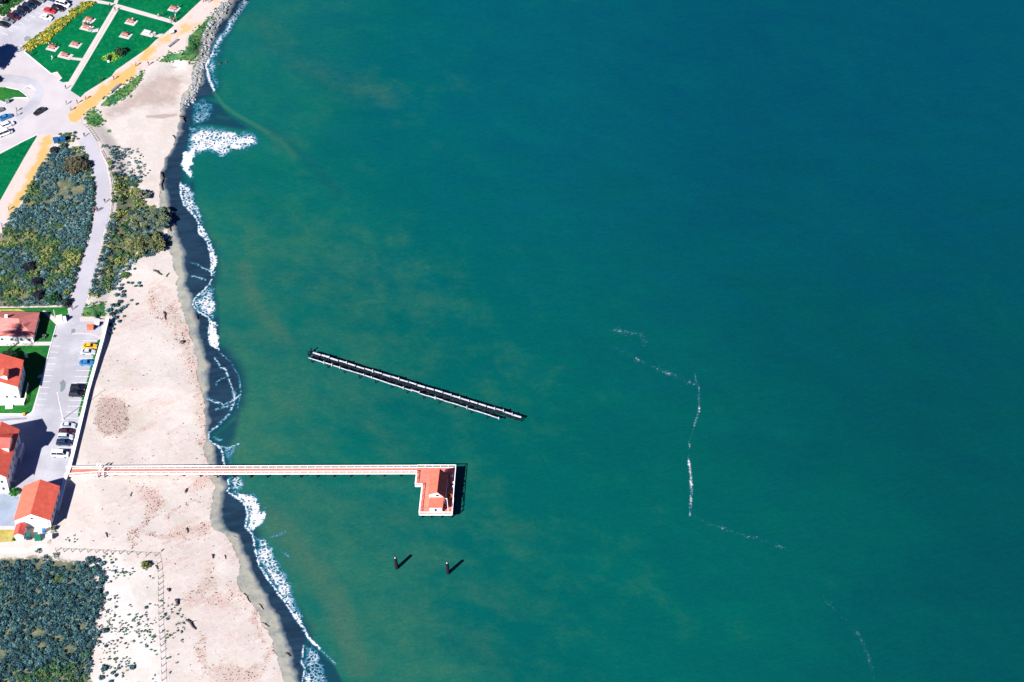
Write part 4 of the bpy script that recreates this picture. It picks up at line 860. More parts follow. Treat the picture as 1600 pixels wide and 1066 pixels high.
def gable(o, name_w, name_r, quad, z0, he, hr, wmat, rmat, over=0.35, ridge_frac=0.5, he2=None, o_off=None):
    """quad: SW, SE, NE, NW ground points; ridge runs S-N. Walls and roof as two children of o"""
    off = Vector(o.location); q = [Vector((p.x, p.y, 0)) for p in quad]; sw_, se, ne, nw = q
    he2 = he if he2 is None else he2; fr = ridge_frac
    s = sw_.lerp(se, fr); nn = nw.lerp(ne, fr)
    def z(p, h): return Vector((p.x-off.x, p.y-off.y, z0+h-off.z))
    m = MB(); wl = [z(sw_, 0), z(se, 0), z(ne, 0), z(nw, 0)]; wt = [z(sw_, he), z(se, he2), z(ne, he2), z(nw, he)]; rs, rn = z(s, hr), z(nn, hr)
    m.poly([wl[0], wl[1], wt[1], rs, wt[0]]); m.poly([wl[2], wl[3], wt[3], rn, wt[2]]); m.poly([wl[1], wl[2], wt[2], wt[1]]); m.poly([wl[3], wl[0], wt[0], wt[3]]); m.poly(wl[::-1])
    W_ = m.build(name_w, wmat, o)
    dn = (nn-s).normalized()*over; m = MB()
    rs2, rn2 = rs-dn, rn+dn
    for ev_s, ev_n, sg in ((wt[0], wt[3], 0), (wt[1], wt[2], 1)):
        es = ev_s+(ev_s-rs)*(over/(ev_s-rs).length)-dn; en = ev_n+(ev_n-rn)*(over/(ev_n-rn).length)+dn; up = Vector((0, 0, 0.05)); th = Vector((0, 0, 0.20))
        lo = [es+up, rs2+up, rn2+up, en+up]; m.hull8(lo+[p+th for p in lo])
    R_ = m.build(name_r, rmat, o); return W_, R_
def opening(par, a, b, z0, z1, t=0.5, wdt=1.0, name='window', mat='window', out=None, frame=True):
    """window/door on the wall a->b (world ground points) at fraction t, standing proud"""
    off = Vector(par.location); d = (b-a); d.z = 0; d.normalize(); nr = Vector((d.y, -d.x, 0)); c0 = a.lerp(b, t)
    f = MB()
    if frame:
        for (l, k0, k1) in ((-wdt/2-0.07, z0-0.12, z1+0.12), (wdt/2+0.07, z0-0.12, z1+0.12)):
            p = c0+d*l+nr*0.05; f.bar(Vector((p.x, p.y, k0))-off, Vector((p.x, p.y, k1))-off, 0.12, 0.14)
        for zz in (z0-0.06, z1+0.06):
            p, q = c0-d*wdt/2+nr*0.05, c0+d*wdt/2+nr*0.05; f.bar(Vector((p.x, p.y, zz))-off, Vector((q.x, q.y, zz))-off, 0.10, 0.12)
        fo = f.build(name, M['white'], par)
        tgt = fo; sub = 'pane'
    else: tgt = par; sub = name
    g = MB(); p, q = c0-d*wdt/2+nr*0.03, c0+d*wdt/2+nr*0.03
    g.bar(Vector((p.x, p.y, (z0+z1)/2))-off, Vector((q.x, q.y, (z0+z1)/2))-off, 0.05, z1-z0)
    g.build(sub, M[mat], tgt)

# pier house
h0 = [V3(671.5,787.5,ZD), V3(696,787.5,ZD)]; h0.append(h0[1]+(V3(700,752.5,ZD)-V3(696,787.5,ZD))); h0.append(h0[0]+(V3(700,752.5,ZD)-V3(696,787.5,ZD)))
ph = empty('pier_house', (h0[0].lerp(h0[1], 0.5).x, h0[0].y, ZD+0.02))
gable(ph, 'wall', 'roof', h0, ZD+0.02, 4.2, 5.1, M['whitewall'], M['roof'], 0.25, 0.53, 2.6)
f0 = [V3(672,801.5,ZD), V3(691,801.5,ZD)]; dd = (h0[3]-h0[0]).normalized()
off = Vector(ph.location); L = (f0[0]-h0[0]).dot(-dd); back = [f0[0]+dd*L, f0[1]+dd*L]
m = MB(); z0, z1, z2 = ZD+0.02-off.z, 2.5, 2.45
a, b, c_, d_ = [Vector((q.x-off.x, q.y-off.y, 0)) for q in (f0[0], f0[1], back[1], back[0])]
up = lambda v, z: Vector((v.x, v.y, z))
m.hull8([up(a,0), up(b,0), up(c_,0), up(d_,0), up(a,z1), up(b,z1), up(c_,z2+0.25), up(d_,z2+0.25)]); m.build('porch_wall', M['whitewall'], ph)
e = (a-d_).normalized()*0.35; sx = (b-a).normalized()*0.3; m = MB(); lo = [up(a+e-sx, z1-0.02), up(b+e+sx, z1-0.02), up(c_+sx, z2+0.35), up(d_-sx, z2+0.35)]; m.hull8(lo+[p+Vector((0,0,0.16)) for p in lo]); m.build('porch_roof', M['roof'], ph)
opening(ph, f0[0], f0[1], ZD+0.3, ZD+2.0, 0.48, 0.75, 'door', 'window'); opening(ph, h0[0], h0[1], ZD+3.4, ZD+4.2, 0.54, 0.9, 'window', 'glass')
opening(ph, h0[1], h0[2], ZD+0.9, ZD+1.7, 0.3, 1.0, 'window', 'window'); opening(ph, h0[1], h0[2], ZD+0.9, ZD+1.7, 0.7, 1.0, 'window', 'window')
m = MB()
for q in (h0[1]+Vector((0.55, -0.3, 0)), h0[1]+Vector((0.75, -3.5, 0))): m.tube([(q.x-off.x, q.y-off.y, 0), (q.x-off.x, q.y-off.y, 2.7)], 0.09, 6)
m.bar((h0[1].x+0.55-off.x, h0[1].y-0.3-off.y, 2.5), (h0[1].x+0.75-off.x, h0[1].y-3.5-off.y, 2.5), 0.14, 0.14)
m.bar((h0[1].x-off.x, h0[1].y-0.1-off.y, 2.5), (h0[1].x+0.55-off.x, h0[1].y-0.3-off.y, 2.5), 0.12, 0.12); m.build('awning_frame', M['white'], ph)
tag(ph, 'small white pier end house with an orange red roof and a front porch', 'house')
def barrel(px, py, r, h, mat, label, name='barrel', cat='barrel', z=ZD+0.02):
    p = P(px, py, z); o = empty(name, p)
    MB().tube([(0,0,0),(0,0,h*0.06),(0,0,h*0.5),(0,0,h*0.94),(0,0,h)], [r*0.92, r*0.97, r*1.06, r*0.97, r*0.9], 12).build('body', M[mat], o, smooth=False)
    MB().tube([(0,0,h),(0,0,h+0.04)], [r*0.7, r*0.7], 10).build('lid', M['white' if mat != 'white' else 'concrete_white'], o); return tag(o, label, cat)
barrel(706.5, 745, 0.38, 0.95, 'white', 'white barrel by the seaward railing, nearest the upper corner of the platform')
barrel(708, 757, 0.42, 0.95, 'white', 'largest white barrel against the seaward railing beside the pier house')
barrel(708, 763, 0.36, 0.9, 'white', 'white barrel next to the orange crate on the pier platform')
barrel(697, 737.5, 0.3, 0.7, 'white', 'small white barrel in the shade behind the pier house')
p = P(704, 778, ZD+0.02); o = empty('crate', p, 0.3)
m = MB(); m.box((0,0,0.45), (1.2, 0.9, 0.8)); m.build('box', M['orange'], o); m = MB(); m.box((0,0,0.9), (1.3, 1.0, 0.1)); m.box((0.2,0.3,1.1),(0.5,0.3,0.3)); m.build('lid', M['orange'], o)
tag(o, 'orange storage crate on the sunny corner of the pier platform', 'crate')

# ------------------------------------------------------------------ ruined wharf
rw = empty('ruined_wharf', P(650, 605, 0)); RO = Vector(rw.location)
def row(a, b, z, wd, n, jit, gap, c):
    for k in range(n):
        t0, t1 = k/n, (k+1-gap)/n; j = random.uniform(-jit, jit); zz = z+random.uniform(-0.12, 0.12)
        p, q = P(a[0]+(b[0]-a[0])*t0, a[1]+(b[1]-a[1])*t0, z), P(a[0]+(b[0]-a[0])*t1, a[1]+(b[1]-a[1])*t1, z); p.z = q.z = zz; p.y += j; q.y += j+random.uniform(-0.08, 0.08)
        m = MB(); m.bar(p-RO, q-RO, wd*random.uniform(0.75, 1.2), 0.2)
        if random.random() < 0.45:
            s = p.lerp(q, 0.96); m.box(s-RO+Vector((0, -0.1, 0.14)), (0.26, 0.95*random.uniform(0.7, 1.3), 0.22))
        m.build('beam', M['guano'], rw)
        if c == 1 and k % 2: continue
        m = MB()
        for i in range(c):
            s = p.lerp(q, (i+0.4)/c)+Vector((random.uniform(-.1,.1), random.uniform(-.12,.12), 0)); m.tube([(s.x-RO.x, s.y-RO.y, -3), (s.x-RO.x, s.y-RO.y, zz-0.1)], random.uniform(0.14, 0.2), 7)
        m.build('pile_row', M['pile'], rw)
row((489,551), (816,652), 2.0, 0.40, 24, 0.08, 0.12, 5); row((482,559), (780,653.5), 1.9, 0.20, 24, 0.08, 0.03, 1)
m = MB()
for k in range(24):
    t = k/23*0.93; p, q = P(489+327*t, 550.5+101*t, 1.1), P(482+298*t/0.93*0.93, 558.5+94.5*t, 1.1); m.bar(p-RO, q-RO, 0.22, 0.22)
for a, b in (((489,550.5),(816,651.5)), ((482,558.5),(780,653))): m.bar(P(*a, 1.2)-RO, P(*b, 1.2)-RO, 0.2, 0.5)
m.build('cross_braces', M['pile'], rw)
m = MB(); p = P(482, 556, 0)
for dx, dy, hh in ((0,0,1.9),(0.6,0.5,1.6),(0.9,1.4,2.0)): m.tube([(p.x+dx-RO.x, p.y+dy-RO.y, -2), (p.x+dx-RO.x, p.y+dy-RO.y, hh)], 0.2, 8)
m.build('end_piles', M['pile'], rw)
tag(rw, 'ruined wharf of two pale beam rows on dark piles standing in the sea', 'wharf')
for px, py, l, lean in ((620, 888, 'dark lone mooring pile with a white top, left of the pair', -0.2),(700, 896, 'dark lone mooring pile with a greyish top, right of the pair', -0.05)):
    p = P(px, py, 0); o = empty('mooring_pile', p)
    MB().tube([(0, 0, -2.5), (lean*0.3, 0, 2.0), (lean, 0, 4.5)], [0.58, 0.54, 0.48], 10).build('shaft', M['pile'], o)  # shaft drawn long so its dark length takes in the reflection
    MB().tube([(lean, 0, 4.5), (lean, 0, 4.62), (lean, 0, 4.72)], [0.26, 0.22, 0.08], 8).build('cap', M['guano'], o); tag(o, l, 'mooring pile')

# ------------------------------------------------------------------ buildings on the shore
def house_empty(name, q): return empty(name, (q.x, q.y, ZU))
# barn
se, sw_ = P(80.5,824,ZU), P(25.5,824,ZU); dv = P(94.8,772.5,ZU)-P(80.5,824,ZU); ne, nw = se+dv, sw_+dv
barn = house_empty('barn', sw_.lerp(se, 0.5))
gable(barn, 'wall', 'roof', [sw_, se, ne, nw], ZU, 3.2, 6.0, M['whitewall'], M['roof'], 0.3)
for t in (0.2, 0.4, 0.6, 0.8): opening(barn, se, ne, ZU+1.2, ZU+2.3, t, 1.0)
opening(barn, sw_, se, ZU+0.1, ZU+2.4, 0.62, 1.1, 'door', 'whitewall'); opening(barn, sw_, se, ZU+3.6, ZU+4.4, 0.5, 0.8)
a0, a1 = P(24,843.5,ZU), P(37.5,843.5,ZU); av = (nw-sw_).normalized()*3.7
gable(barn, 'annex_wall', 'annex_roof', [a0, a1, a1+av, a0+av], ZU, 2.2, 3.0, M['whitewall'], M['roof_red'], 0.3)
off = Vector(barn.location); m = MB(); q = sw_.lerp(se, 0.93); m.tube([(q.x-off.x, q.y-off.y-0.12, 0), (q.x-off.x, q.y-off.y-0.12, 3.2)], 0.06, 6); m.build('downpipe', M['metal_grey'], barn)
tag(barn, 'white barn with a bright orange gabled roof and a small annex by the seawall', 'barn')
# large house by the car park (roof ends run out of the photograph to the left)
def mk_house(name, se_px, back_px, width, he, hr, rmat, label, over=0.4, frac=0.5, z=ZU, windows=(0.15,0.38,0.62,0.85), two=False):
    se = P(*se_px, z); bk = P(*back_px, z); dv = bk-se; dv.z = 0; wv = Vector((-dv.y, dv.x, 0)).normalized()*width; sw_ = se+wv; ne, nw = se+dv, sw_+dv
    if wv.x > 0: raise Exception('side')
    o = house_empty(name, sw_.lerp(se, 0.5)); gable(o, 'wall', 'roof', [sw_, se, ne, nw], z, he, hr, M['whitewall'], rmat, over, frac)
    for t in windows:
        opening(o, se, ne, z+0.9, z+2.1, t, 0.9)
        if two: opening(o, se, ne, z+3.6, z+4.8, t, 0.9)
    for t in (0.6, 0.8): 
        opening(o, sw_, se, z+0.9, z+2.1, t, 1.0)
        if two: opening(o, sw_, se, z+3.6, z+4.8, t, 1.0)
    tag(o, label, 'house'); return o, se, sw_, ne, nw
def hipwing(o, quad, z0, he, hr, wname, rname, wmat, rmat, over=0.4, inset=0.5):
    """block with a hipped roof; quad SW,SE,NE,NW"""
    off = Vector(o.location); c = sum((Vector((q.x, q.y, 0)) for q in quad), Vector())/4
    Z = lambda q, h: Vector((q.x-off.x, q.y-off.y, z0+h-off.z)); m = MB()
    m.hull8([Z(q, 0) for q in quad]+[Z(q, he) for q in quad]); m.build(wname, wmat, o)
    ev = [q+(Vector((q.x, q.y, 0))-c).normalized()*over*1.4 for q in quad]
    ax = (quad[2]-quad[1]); ax.z = 0; L = ax.length; wdt = (quad[1]-quad[0]).length
    if L > wdt: r0, r1 = c-ax.normalized()*max(0.1, (L-wdt)/2*1.0), c+ax.normalized()*max(0.1, (L-wdt)/2)
    else:
        bx = quad[1]-quad[0]; bx.z = 0; r0, r1 = c-bx.normalized()*max(0.1, (wdt-L)/2), c+bx.normalized()*max(0.1, (wdt-L)/2)
    E = [Z(q, he+0.02) for q in ev]; T = [p+Vector((0,0,0.18)) for p in E]; R0, R1 = Z(r0, hr), Z(r1, hr); m = MB()
    for i in range(4): m.poly([E[i], E[(i+1) % 4], T[(i+1) % 4], T[i]])
    m.poly(E[::-1])
    if L > wdt: m.poly([T[0], T[1], R0]); m.poly([T[1], T[2], R1, R0]); m.poly([T[2], T[3], R1]); m.poly([T[3], T[0], R0, R1])
    else: m.poly([T[0], T[1], R1, R0]); m.poly([T[1], T[2], R1]); m.poly([T[2], T[3], R0, R1]); m.poly([T[3], T[0], R0])
    m.build(rname, rmat, o)
def quad_px(se_px, ne_px, width, z=ZU):
    se = P(*se_px, z); ne = P(*ne_px, z); dv = ne-se; wv = Vector((-dv.y, dv.x, 0)).normalized()*width; return [se+wv, se, ne, ne+wv]
# B1 pink roofed house
q = quad_px((53,536), (62,500), 15.0); b1 = house_empty('house', q[1]); hipwing(b1, q, ZU, 2.9, 5.6, 'wall', 'roof', M['whitewall'], M['roof_pink'])
for t in (0.3, 0.7): opening(b1, q[1], q[2], ZU+0.9, ZU+2.1, t, 1.0)
for t in (0.35, 0.55, 0.75, 0.92): opening(b1, q[0], q[1], ZU+0.9, ZU+2.0, t, 0.9)
off = Vector(b1.location); cc = q[0].lerp(q[2], 0.42); m = MB(); m.box((cc.x-off.x, cc.y-off.y+1.5, 5.3), (0.9, 0.9, 1.6)); m.build('chimney', M['whitewall'], b1)
tag(b1, 'white bungalow with a faded pink hipped roof beside the scrub', 'house')
# B2
q = quad_px((32,625), (40,586), 13.0); b2 = house_empty('house', q[1]); gable(b2, 'wall', 'roof', q, ZU, 6.0, 8.9, M['whitewall'], M['roof'], 0.4)
for t in (0.2, 0.5, 0.8):
    for z in (0.9, 3.0): opening(b2, q[1], q[2], ZU+z, ZU+z+1.2, t, 0.9)
for t in (0.5, 0.7, 0.9): opening(b2, q[0], q[1], ZU+0.9, ZU+2.1, t, 0.9)
off = Vector(b2.location); s = q[0].lerp(q[1], 0.70); dn = (q[2]-q[1]).normalized(); de = (q[1]-q[0]).normalized()
# dormer and porch
d0 = s+dn*1.2; dz = 8.1
m = MB(); pts = [d0-de*1.0, d0+de*1.0, d0+de*1.0+dn*2.4, d0-de*1.0+dn*2.4]; m.hull8([Vector((p.x-off.x, p.y-off.y, dz-1.2)) for p in pts]+[Vector((p.x-off.x, p.y-off.y, dz+1.0)) for p in pts]); m.build('dormer', M['whitewall'], b2)
m = MB(); lo = [pts[0]-de*.25-dn*.25, d0-dn*.25, d0+dn*2.6, pts[3]-de*.25+dn*.2]; z_ = [dz+0.95, dz+1.7, dz+1.7, dz+0.95]
m.hull8([Vector((p.x-off.x, p.y-off.y, zz)) for p, zz in zip(lo, z_)]+[Vector((p.x-off.x, p.y-off.y, zz+0.15)) for p, zz in zip(lo, z_)])
lo = [d0-dn*.25, pts[1]+de*.25-dn*.25, pts[2]+de*.25+dn*.2, d0+dn*2.6]; z_ = [dz+1.7, dz+0.95, dz+0.95, dz+1.7]
m.hull8([Vector((p.x-off.x, p.y-off.y, zz)) for p, zz in zip(lo, z_)]+[Vector((p.x-off.x, p.y-off.y, zz+0.15)) for p, zz in zip(lo, z_)]); m.build('dormer_roof', M['roof'], b2)
m = MB(); pts = [q[0]-dn*2.2, q[1]-dn*2.2+de*1.4, q[1]+de*1.4, q[0]+dn*0]; m.hull8([Vector((p.x-off.x, p.y-off.y, 0)) for p in pts]+[Vector((p.x-off.x, p.y-off.y, 0.7)) for p in pts]); m.build('porch_floor', M['white'], b2)
m = MB()
for a, b in ((q[1]+de*1.6-dn*2.2, q[1]+de*1.6+dn*6.0), (q[1]+de*1.6-dn*2.2, q[0]-dn*2.2)):
    for z in (0.9, 1.4): m.bar(Vector((a.x-off.x, a.y-off.y, z)), Vector((b.x-off.x, b.y-off.y, z)), 0.1, 0.14)
    n = 9
    for k in range(n): p = a.lerp(b, k/(n-1)); m.box((p.x-off.x, p.y-off.y, 0.75), (0.1, 0.1, 1.5))
m.build('railing', M['white'], b2)
m = MB()
for k in range(4):
    p = q[1]+de*0.2-dn*(2.3+0.35*k); m.box((p.x-off.x-3.2, p.y-off.y, 0.6-0.16*k-0.08), (2.2, 0.36, 0.16+0*k))
m.build('steps', M['white'], b2)
tag(b2, 'tall white house with a salmon roof, dormer and railed porch', 'house')
# B3
q = quad_px((14.5,769), (34,698), 12.0); b3 = house_empty('house', q[1]); off = Vector(b3.location)
de = (q[1]-q[0]).normalized(); dn = (q[2]-q[1]).normalized()
gable(b3, 'wall', 'roof', q, ZU, 7.0, 10.0, M['whitewall'], M['roof'], 0.5, 0.62)
for t in (0.12, 0.3, 0.5, 0.7, 0.88):
    for z in (0.9, 3.9): opening(b3, q[1], q[2], ZU+z, ZU+z+1.3, t, 0.9)
for t in (0.7, 0.88):
    for z in (0.9, 3.9): opening(b3, q[0], q[1], ZU+z, ZU+z+1.3, t, 0.9)
cq = q[1].lerp(q[2], 0.62)-de*4.2; m = MB(); pts = [cq-dn*2.4, cq-dn*2.4+de*3.6, cq+dn*2.4+de*3.6, cq+dn*2.4]
Zp = lambda p, z: Vector((p.x-off.x, p.y-off.y, z))
m.hull8([Zp(p, 6.8) for p in pts]+[Zp(p, 9.7) for p in pts]); m.build('cross_gable', M['whitewall'], b3)
m = MB(); c0 = cq-de*1.0; c1 = cq+de*4.1
for s in (-1, 1):
    lo = [Zp(c0+dn*s*2.8, 9.55), Zp(c1+dn*s*2.8, 9.55), Zp(c1, 11.1), Zp(c0, 11.1)]; m.hull8(lo+[p+Vector((0,0,0.18)) for p in lo])
m.build('cross_gable_roof', M['roof_red'], b3)
m = MB()
for k in range(9): p = q[1].lerp(q[2], 0.62+0.30*k/8)+de*1.3; m.box(Zp(p, 1.9), (0.09, 0.09, 3.8))
a, b = q[1].lerp(q[2], 0.62)+de*1.3, q[1].lerp(q[2], 0.92)+de*1.3
for z in (2.9, 3.3, 3.75): m.bar(Zp(a, z), Zp(b, z), 0.12, 0.12)
m.build('balcony_railing', M['white'], b3)
m = MB(); pts = [q[1].lerp(q[2], 0.62), a, b, q[1].lerp(q[2], 0.92)]; m.hull8([Zp(p, 2.65) for p in pts]+[Zp(p, 2.85) for p in pts]); m.build('balcony', M['white'], b3)
m = MB(); p = q[0].lerp(q[3], 0.5)+de*4.5; m.box(Zp(p, 10.0), (0.9, 0.9, 2.2)); m.build('chimney', M['whitewall'], b3)
tag(b3, 'largest white house with layered red roofs casting a broad shadow on the car park', 'house')

# pale spiky plants, palm out of frame whose shadow falls on the pink roof
def spiky(px, py, n, L, pal, label, name='agave', z=ZU):
    p = P(px, py, z); o = empty(name, p); v, q, C = [], [], []
    for k in range(n):
        t = 2*math.pi*k/n+random.uniform(-0.15, 0.15); el = random.uniform(0.25, 1.25); l = L*random.uniform(0.75, 1.1); d = np.array([math.cos(t)*math.cos(el), math.sin(t)*math.cos(el), math.sin(el)]); s = np.array([-math.sin(t), math.cos(t), 0])*0.11*L
        b = len(v); mid = d*l*0.45; tip = d*l-np.array([0, 0, 0.12*l]); v += [(0, 0, 0.1), tuple(mid+s), tuple(tip), tuple(mid-s)]; q.append((b, b+1, b+2, b+3)); C += [random.choice(pal)]*4
    link('leaves', leafmesh('leaves', np.array(v), np.array(q), np.array(C)), o, mat=M['leaf']); MB().tube([(0,0,-0.05),(0,0,0.3)], [0.2*L, 0.12*L], 7).build('stem', M['bark'], o); return tag(o, label, 'plant')
spiky(22, 756, 26, 1.9, [(0.55,0.56,0.58),(0.45,0.48,0.5)], 'large pale spiky plant at the foot of the largest house')
spiky(33, 750, 18, 1.0, [(0.2,0.26,0.28),(0.4,0.44,0.46)], 'smaller grey spiky plant on the asphalt side of the largest house')
spiky(20, 690+4, 20, 1.2, [(0.5,0.52,0.54)], 'pale spiky plant below the balcony of the largest house')
def palm(px, py, h, label):
    p = P(px, py, ZU); o = empty('palm_tree', p); MB().tube([(0,0,-0.2),(0.05,0,h*0.4),(0.0,0.05,h*0.8),(0,0,h)], [0.36,0.3,0.27,0.3], 9).build('trunk', M['bark'], o)
    v, q, C = [], [], []
    for k in range(46):
        t = random.random()*6.283; el = random.uniform(-0.35, 1.1); L = random.uniform(4.4, 5.6); prev = np.array([0, 0, h]); 
        d = np.array([math.cos(t), math.sin(t), 0]); s = np.array([-math.sin(t), math.cos(t), 0]); n_ = 7
        for i in range(n_):
            u = (i+1)/n_; nx = np.array([0, 0, h])+d*L*u*math.cos(el*(1-u*0.4))+np.array([0, 0, 1])*(L*math.sin(el)*u-1.1*u*u*L*0.5)
            wd = 0.42*math.sin(math.pi*min(0.97, u*0.9+0.08))+0.03
            for sg in (-1, 1):
                for f in (0.0, 0.5):
                    b = len(v); a0 = prev+(nx-prev)*f; a1 = prev+(nx-prev)*(f+0.3); tip = (a0+a1)/2+s*sg*wd*2+d*0.25-np.array([0,0,0.18]); v += [tuple(a0), tuple(a1), tuple(tip+d*0.05), tuple(tip)]; q.append((b, b+1, b+2, b+3)); C += [random.choice([(0.03,0.07,0.025),(0.045,0.09,0.03)])]*4
            prev = nx
    link('fronds', leafmesh('fronds', np.array(v), np.array(q), np.array(C)), o, mat=M['leaf']); return tag(o, label, 'tree')
palm(-14, 567, 12.5, 'tall fan crowned palm tree standing on the house lawn')
tree(16, 560, 3.6, 2.4, 2.0, [(0.02,0.05,0.03),(0.03,0.06,0.035)], 'dark bushy tree on the lawn at the corner of the salmon roofed house', nclump=24)

# flagpole
p = P(98.5, 655.5, ZU); o = empty('flagpole', p); MB().tube([(0,0,0),(0,0,4),(0,0,11.5)], [0.11,0.09,0.05], 8).build('pole', M['white'], o)
MB().tube([(0,0,11.5),(0,0,11.62),(0,0,11.72)], [0.12,0.14,0.05], 8).build('finial', M['white'], o); MB().tube([(0,0,0),(0,0,0.25)], [0.35,0.3], 10).build('base', M['concrete_white'], o)
tag(o, 'tall white flagpole standing at the edge of the house car park', 'flagpole')
# utility cabinet, shed, bins and hatch
def cabinet(px, py, size, rz, body, top, label, name, cat, z=ZU, doors=True):
    p = P(px, py, z); o = empty(name, p, rz); l, w_, h = size
    m = MB(); m.box((0,0,h/2), (l, w_, h), 0, 0.96); m.build('body', body, o)
    m = MB(); m.box((0,0,h+0.06), (l*1.06, w_*1.08, 0.12)); m.box((0,0,h+0.16), (l*0.8, w_*0.7, 0.1)); m.build('lid', top, o)
    if doors:
        m = MB(); m.box((-l*0.24, -w_/2-0.02, h*0.5), (l*0.4, 0.05, h*0.75)); m.box((l*0.24, -w_/2-0.02, h*0.5), (l*0.4, 0.05, h*0.75)); m.build('doors', body, o)
    return tag(o, label, cat)
cabinet(94, 502, (1.7,1.3,1.9), 0.2, M['whitewall'], M['white'], 'white utility cabinet at the end of the diagonal garden path', 'utility_cabinet', 'cabinet')
cabinet(102, 502, (0.9,0.8,1.7), 0.2, M['whitewall'], M['white'], 'small white cabinet beside the road mouth', 'utility_cabinet', 'cabinet')
cabinet(142, 514.5, (2.1,1.1,1.5), -0.1, M['wood_red'], M['orange'], 'small orange topped shed in the fenced corner by the seawall', 'shed', 'shed')
cabinet(152, 509, (1.5,1.2,1.0), -0.1, M['car_blue'], M['white'], 'pale blue box beside the orange topped shed', 'storage_box', 'box', doors=False)
cabinet(60, 843, (2.0,1.3,1.4), 0.0, M['green_bin'], M['green_bin'], 'green dumpster in front of the orange barn', 'dumpster', 'dumpster')
cabinet(77, 840.5, (1.7,1.2,0.9), 0.1, M['white'], M['white'], 'white storage box at the seaward end of the barn front', 'storage_box', 'box', doors=False)
cabinet(45, 841.5, (1.5,1.2,1.6), 0.0, M['car_navy'], M['green_bin'], 'dark teal bin between the barn annex and the green dumpster', 'bin', 'bin')
cabinet(69, 831.5, (0.9,0.9,1.1), 0.0, M['car_blue'], M['car_blue'], 'small blue bin against the barn gable wall', 'bin', 'bin')
cabinet(88, 222, (1.7,1.4,1.5), 0.15, M['blue_bin'], M['blue_bin'], 'blue bin on the plaza, left of the pair by the planting bed', 'bin', 'bin')
cabinet(98.5, 220.5, (1.9,1.4,1.5), 0.15, M['blue_bin'], M['blue_bin'], 'blue bin on the plaza, right of the pair by the planting bed', 'bin', 'bin')
cabinet(170.5, 94, (0.7,2.6,1.1), -0.12, M['white'], M['glass'], 'grey access hatch standing in the yellow green plants on the lawn', 'hatch', 'hatch', doors=False)
cabinet(269, 52, (1.3,1.3,0.9), 0.3, M['metal_grey'], M['white'], 'grey litter bin on the sandy trail next to the lawn', 'litter_bin', 'bin', doors=False)
cabinet(12, 161, (1.2,0.9,1.3), 0.3, M['metal_grey'], M['metal_grey'], 'dark grey kiosk box at the tip of the green traffic island', 'kiosk_box', 'box')
cabinet(38, 649.5, (0.7,0.6,0.9), 0.0, M['orange'], M['car_yellow'], 'small orange and yellow box on the lawn edge', 'storage_box', 'box', doors=False)
cabinet(41.5, 558, (0.8,0.8,1.0), 0, M['white'], M['white'], 'small white box standing on the house lawn', 'utility_box', 'box', doors=False)

# ------------------------------------------------------------------ fences
def fence(pts, step, h, label, zfun, mat='post', r=0.07, rails=(0.9,), railmat='post', thick=0.035):
    W3 = [zfun(a, b) for a, b in pts]; o = empty('post_fence', W3[0]); off = Vector(W3[0]); rm = MB(); k = 0
    for a, b in zip(W3[:-1], W3[1:]):
        n = max(1, int((b-a).length/step))
        for i in range(n):
            q = a.lerp(b, i/n); q.z = hz(q.x, q.y); nx = a.lerp(b, (i+1)/n); nx.z = hz(nx.x, nx.y); hh = h*random.uniform(0.85, 1.1)
            tl = Vector((random.uniform(-.06,.06), random.uniform(-.06,.06), 0))
            if k < 100: MB().tube([q-off+Vector((0,0,-0.3)), q-off+tl+Vector((0,0,hh))], [r*1.1, r], 6).build('post', M[mat], o)
            for z in rails: rm.bar(q-off+Vector((0,0,h*z)), nx-off+Vector((0,0,h*z)), thick, thick*1.5)
            k += 1
    rm.build('rails', M[railmat], o); return tag(o, label, 'fence')
fence([(88,862),(150,864),(200,867),(243,869),(246,882),(248,905),(248,940),(249,980),(252,1020),(254,1075)], 2.1, 1.35, 'post and wire dune fence turning a corner on the lower beach', G, r=0.10)
fence([(131,196),(138,202),(146,213),(153,224)], 0.9, 0.9, 'short row of dark posts along the plaza edge beside the sand', G, r=0.09)
fence([(157,238),(168,260),(173,290),(173,322),(168,354),(153,405),(142,447),(136,470)], 2.4, 0.9, 'pale post and rail fence along the beach side of the curved road', G, 'guano', 0.05, (0.5, 0.95), 'guano', 0.06)
fence([(0,478),(30,480),(60,481),(90,479.5),(106,478)], 2.4, 0.9, 'thin wire fence between the scrub and the house lawn', G, 'post', 0.05, (0.9,), 'post', 0.03)

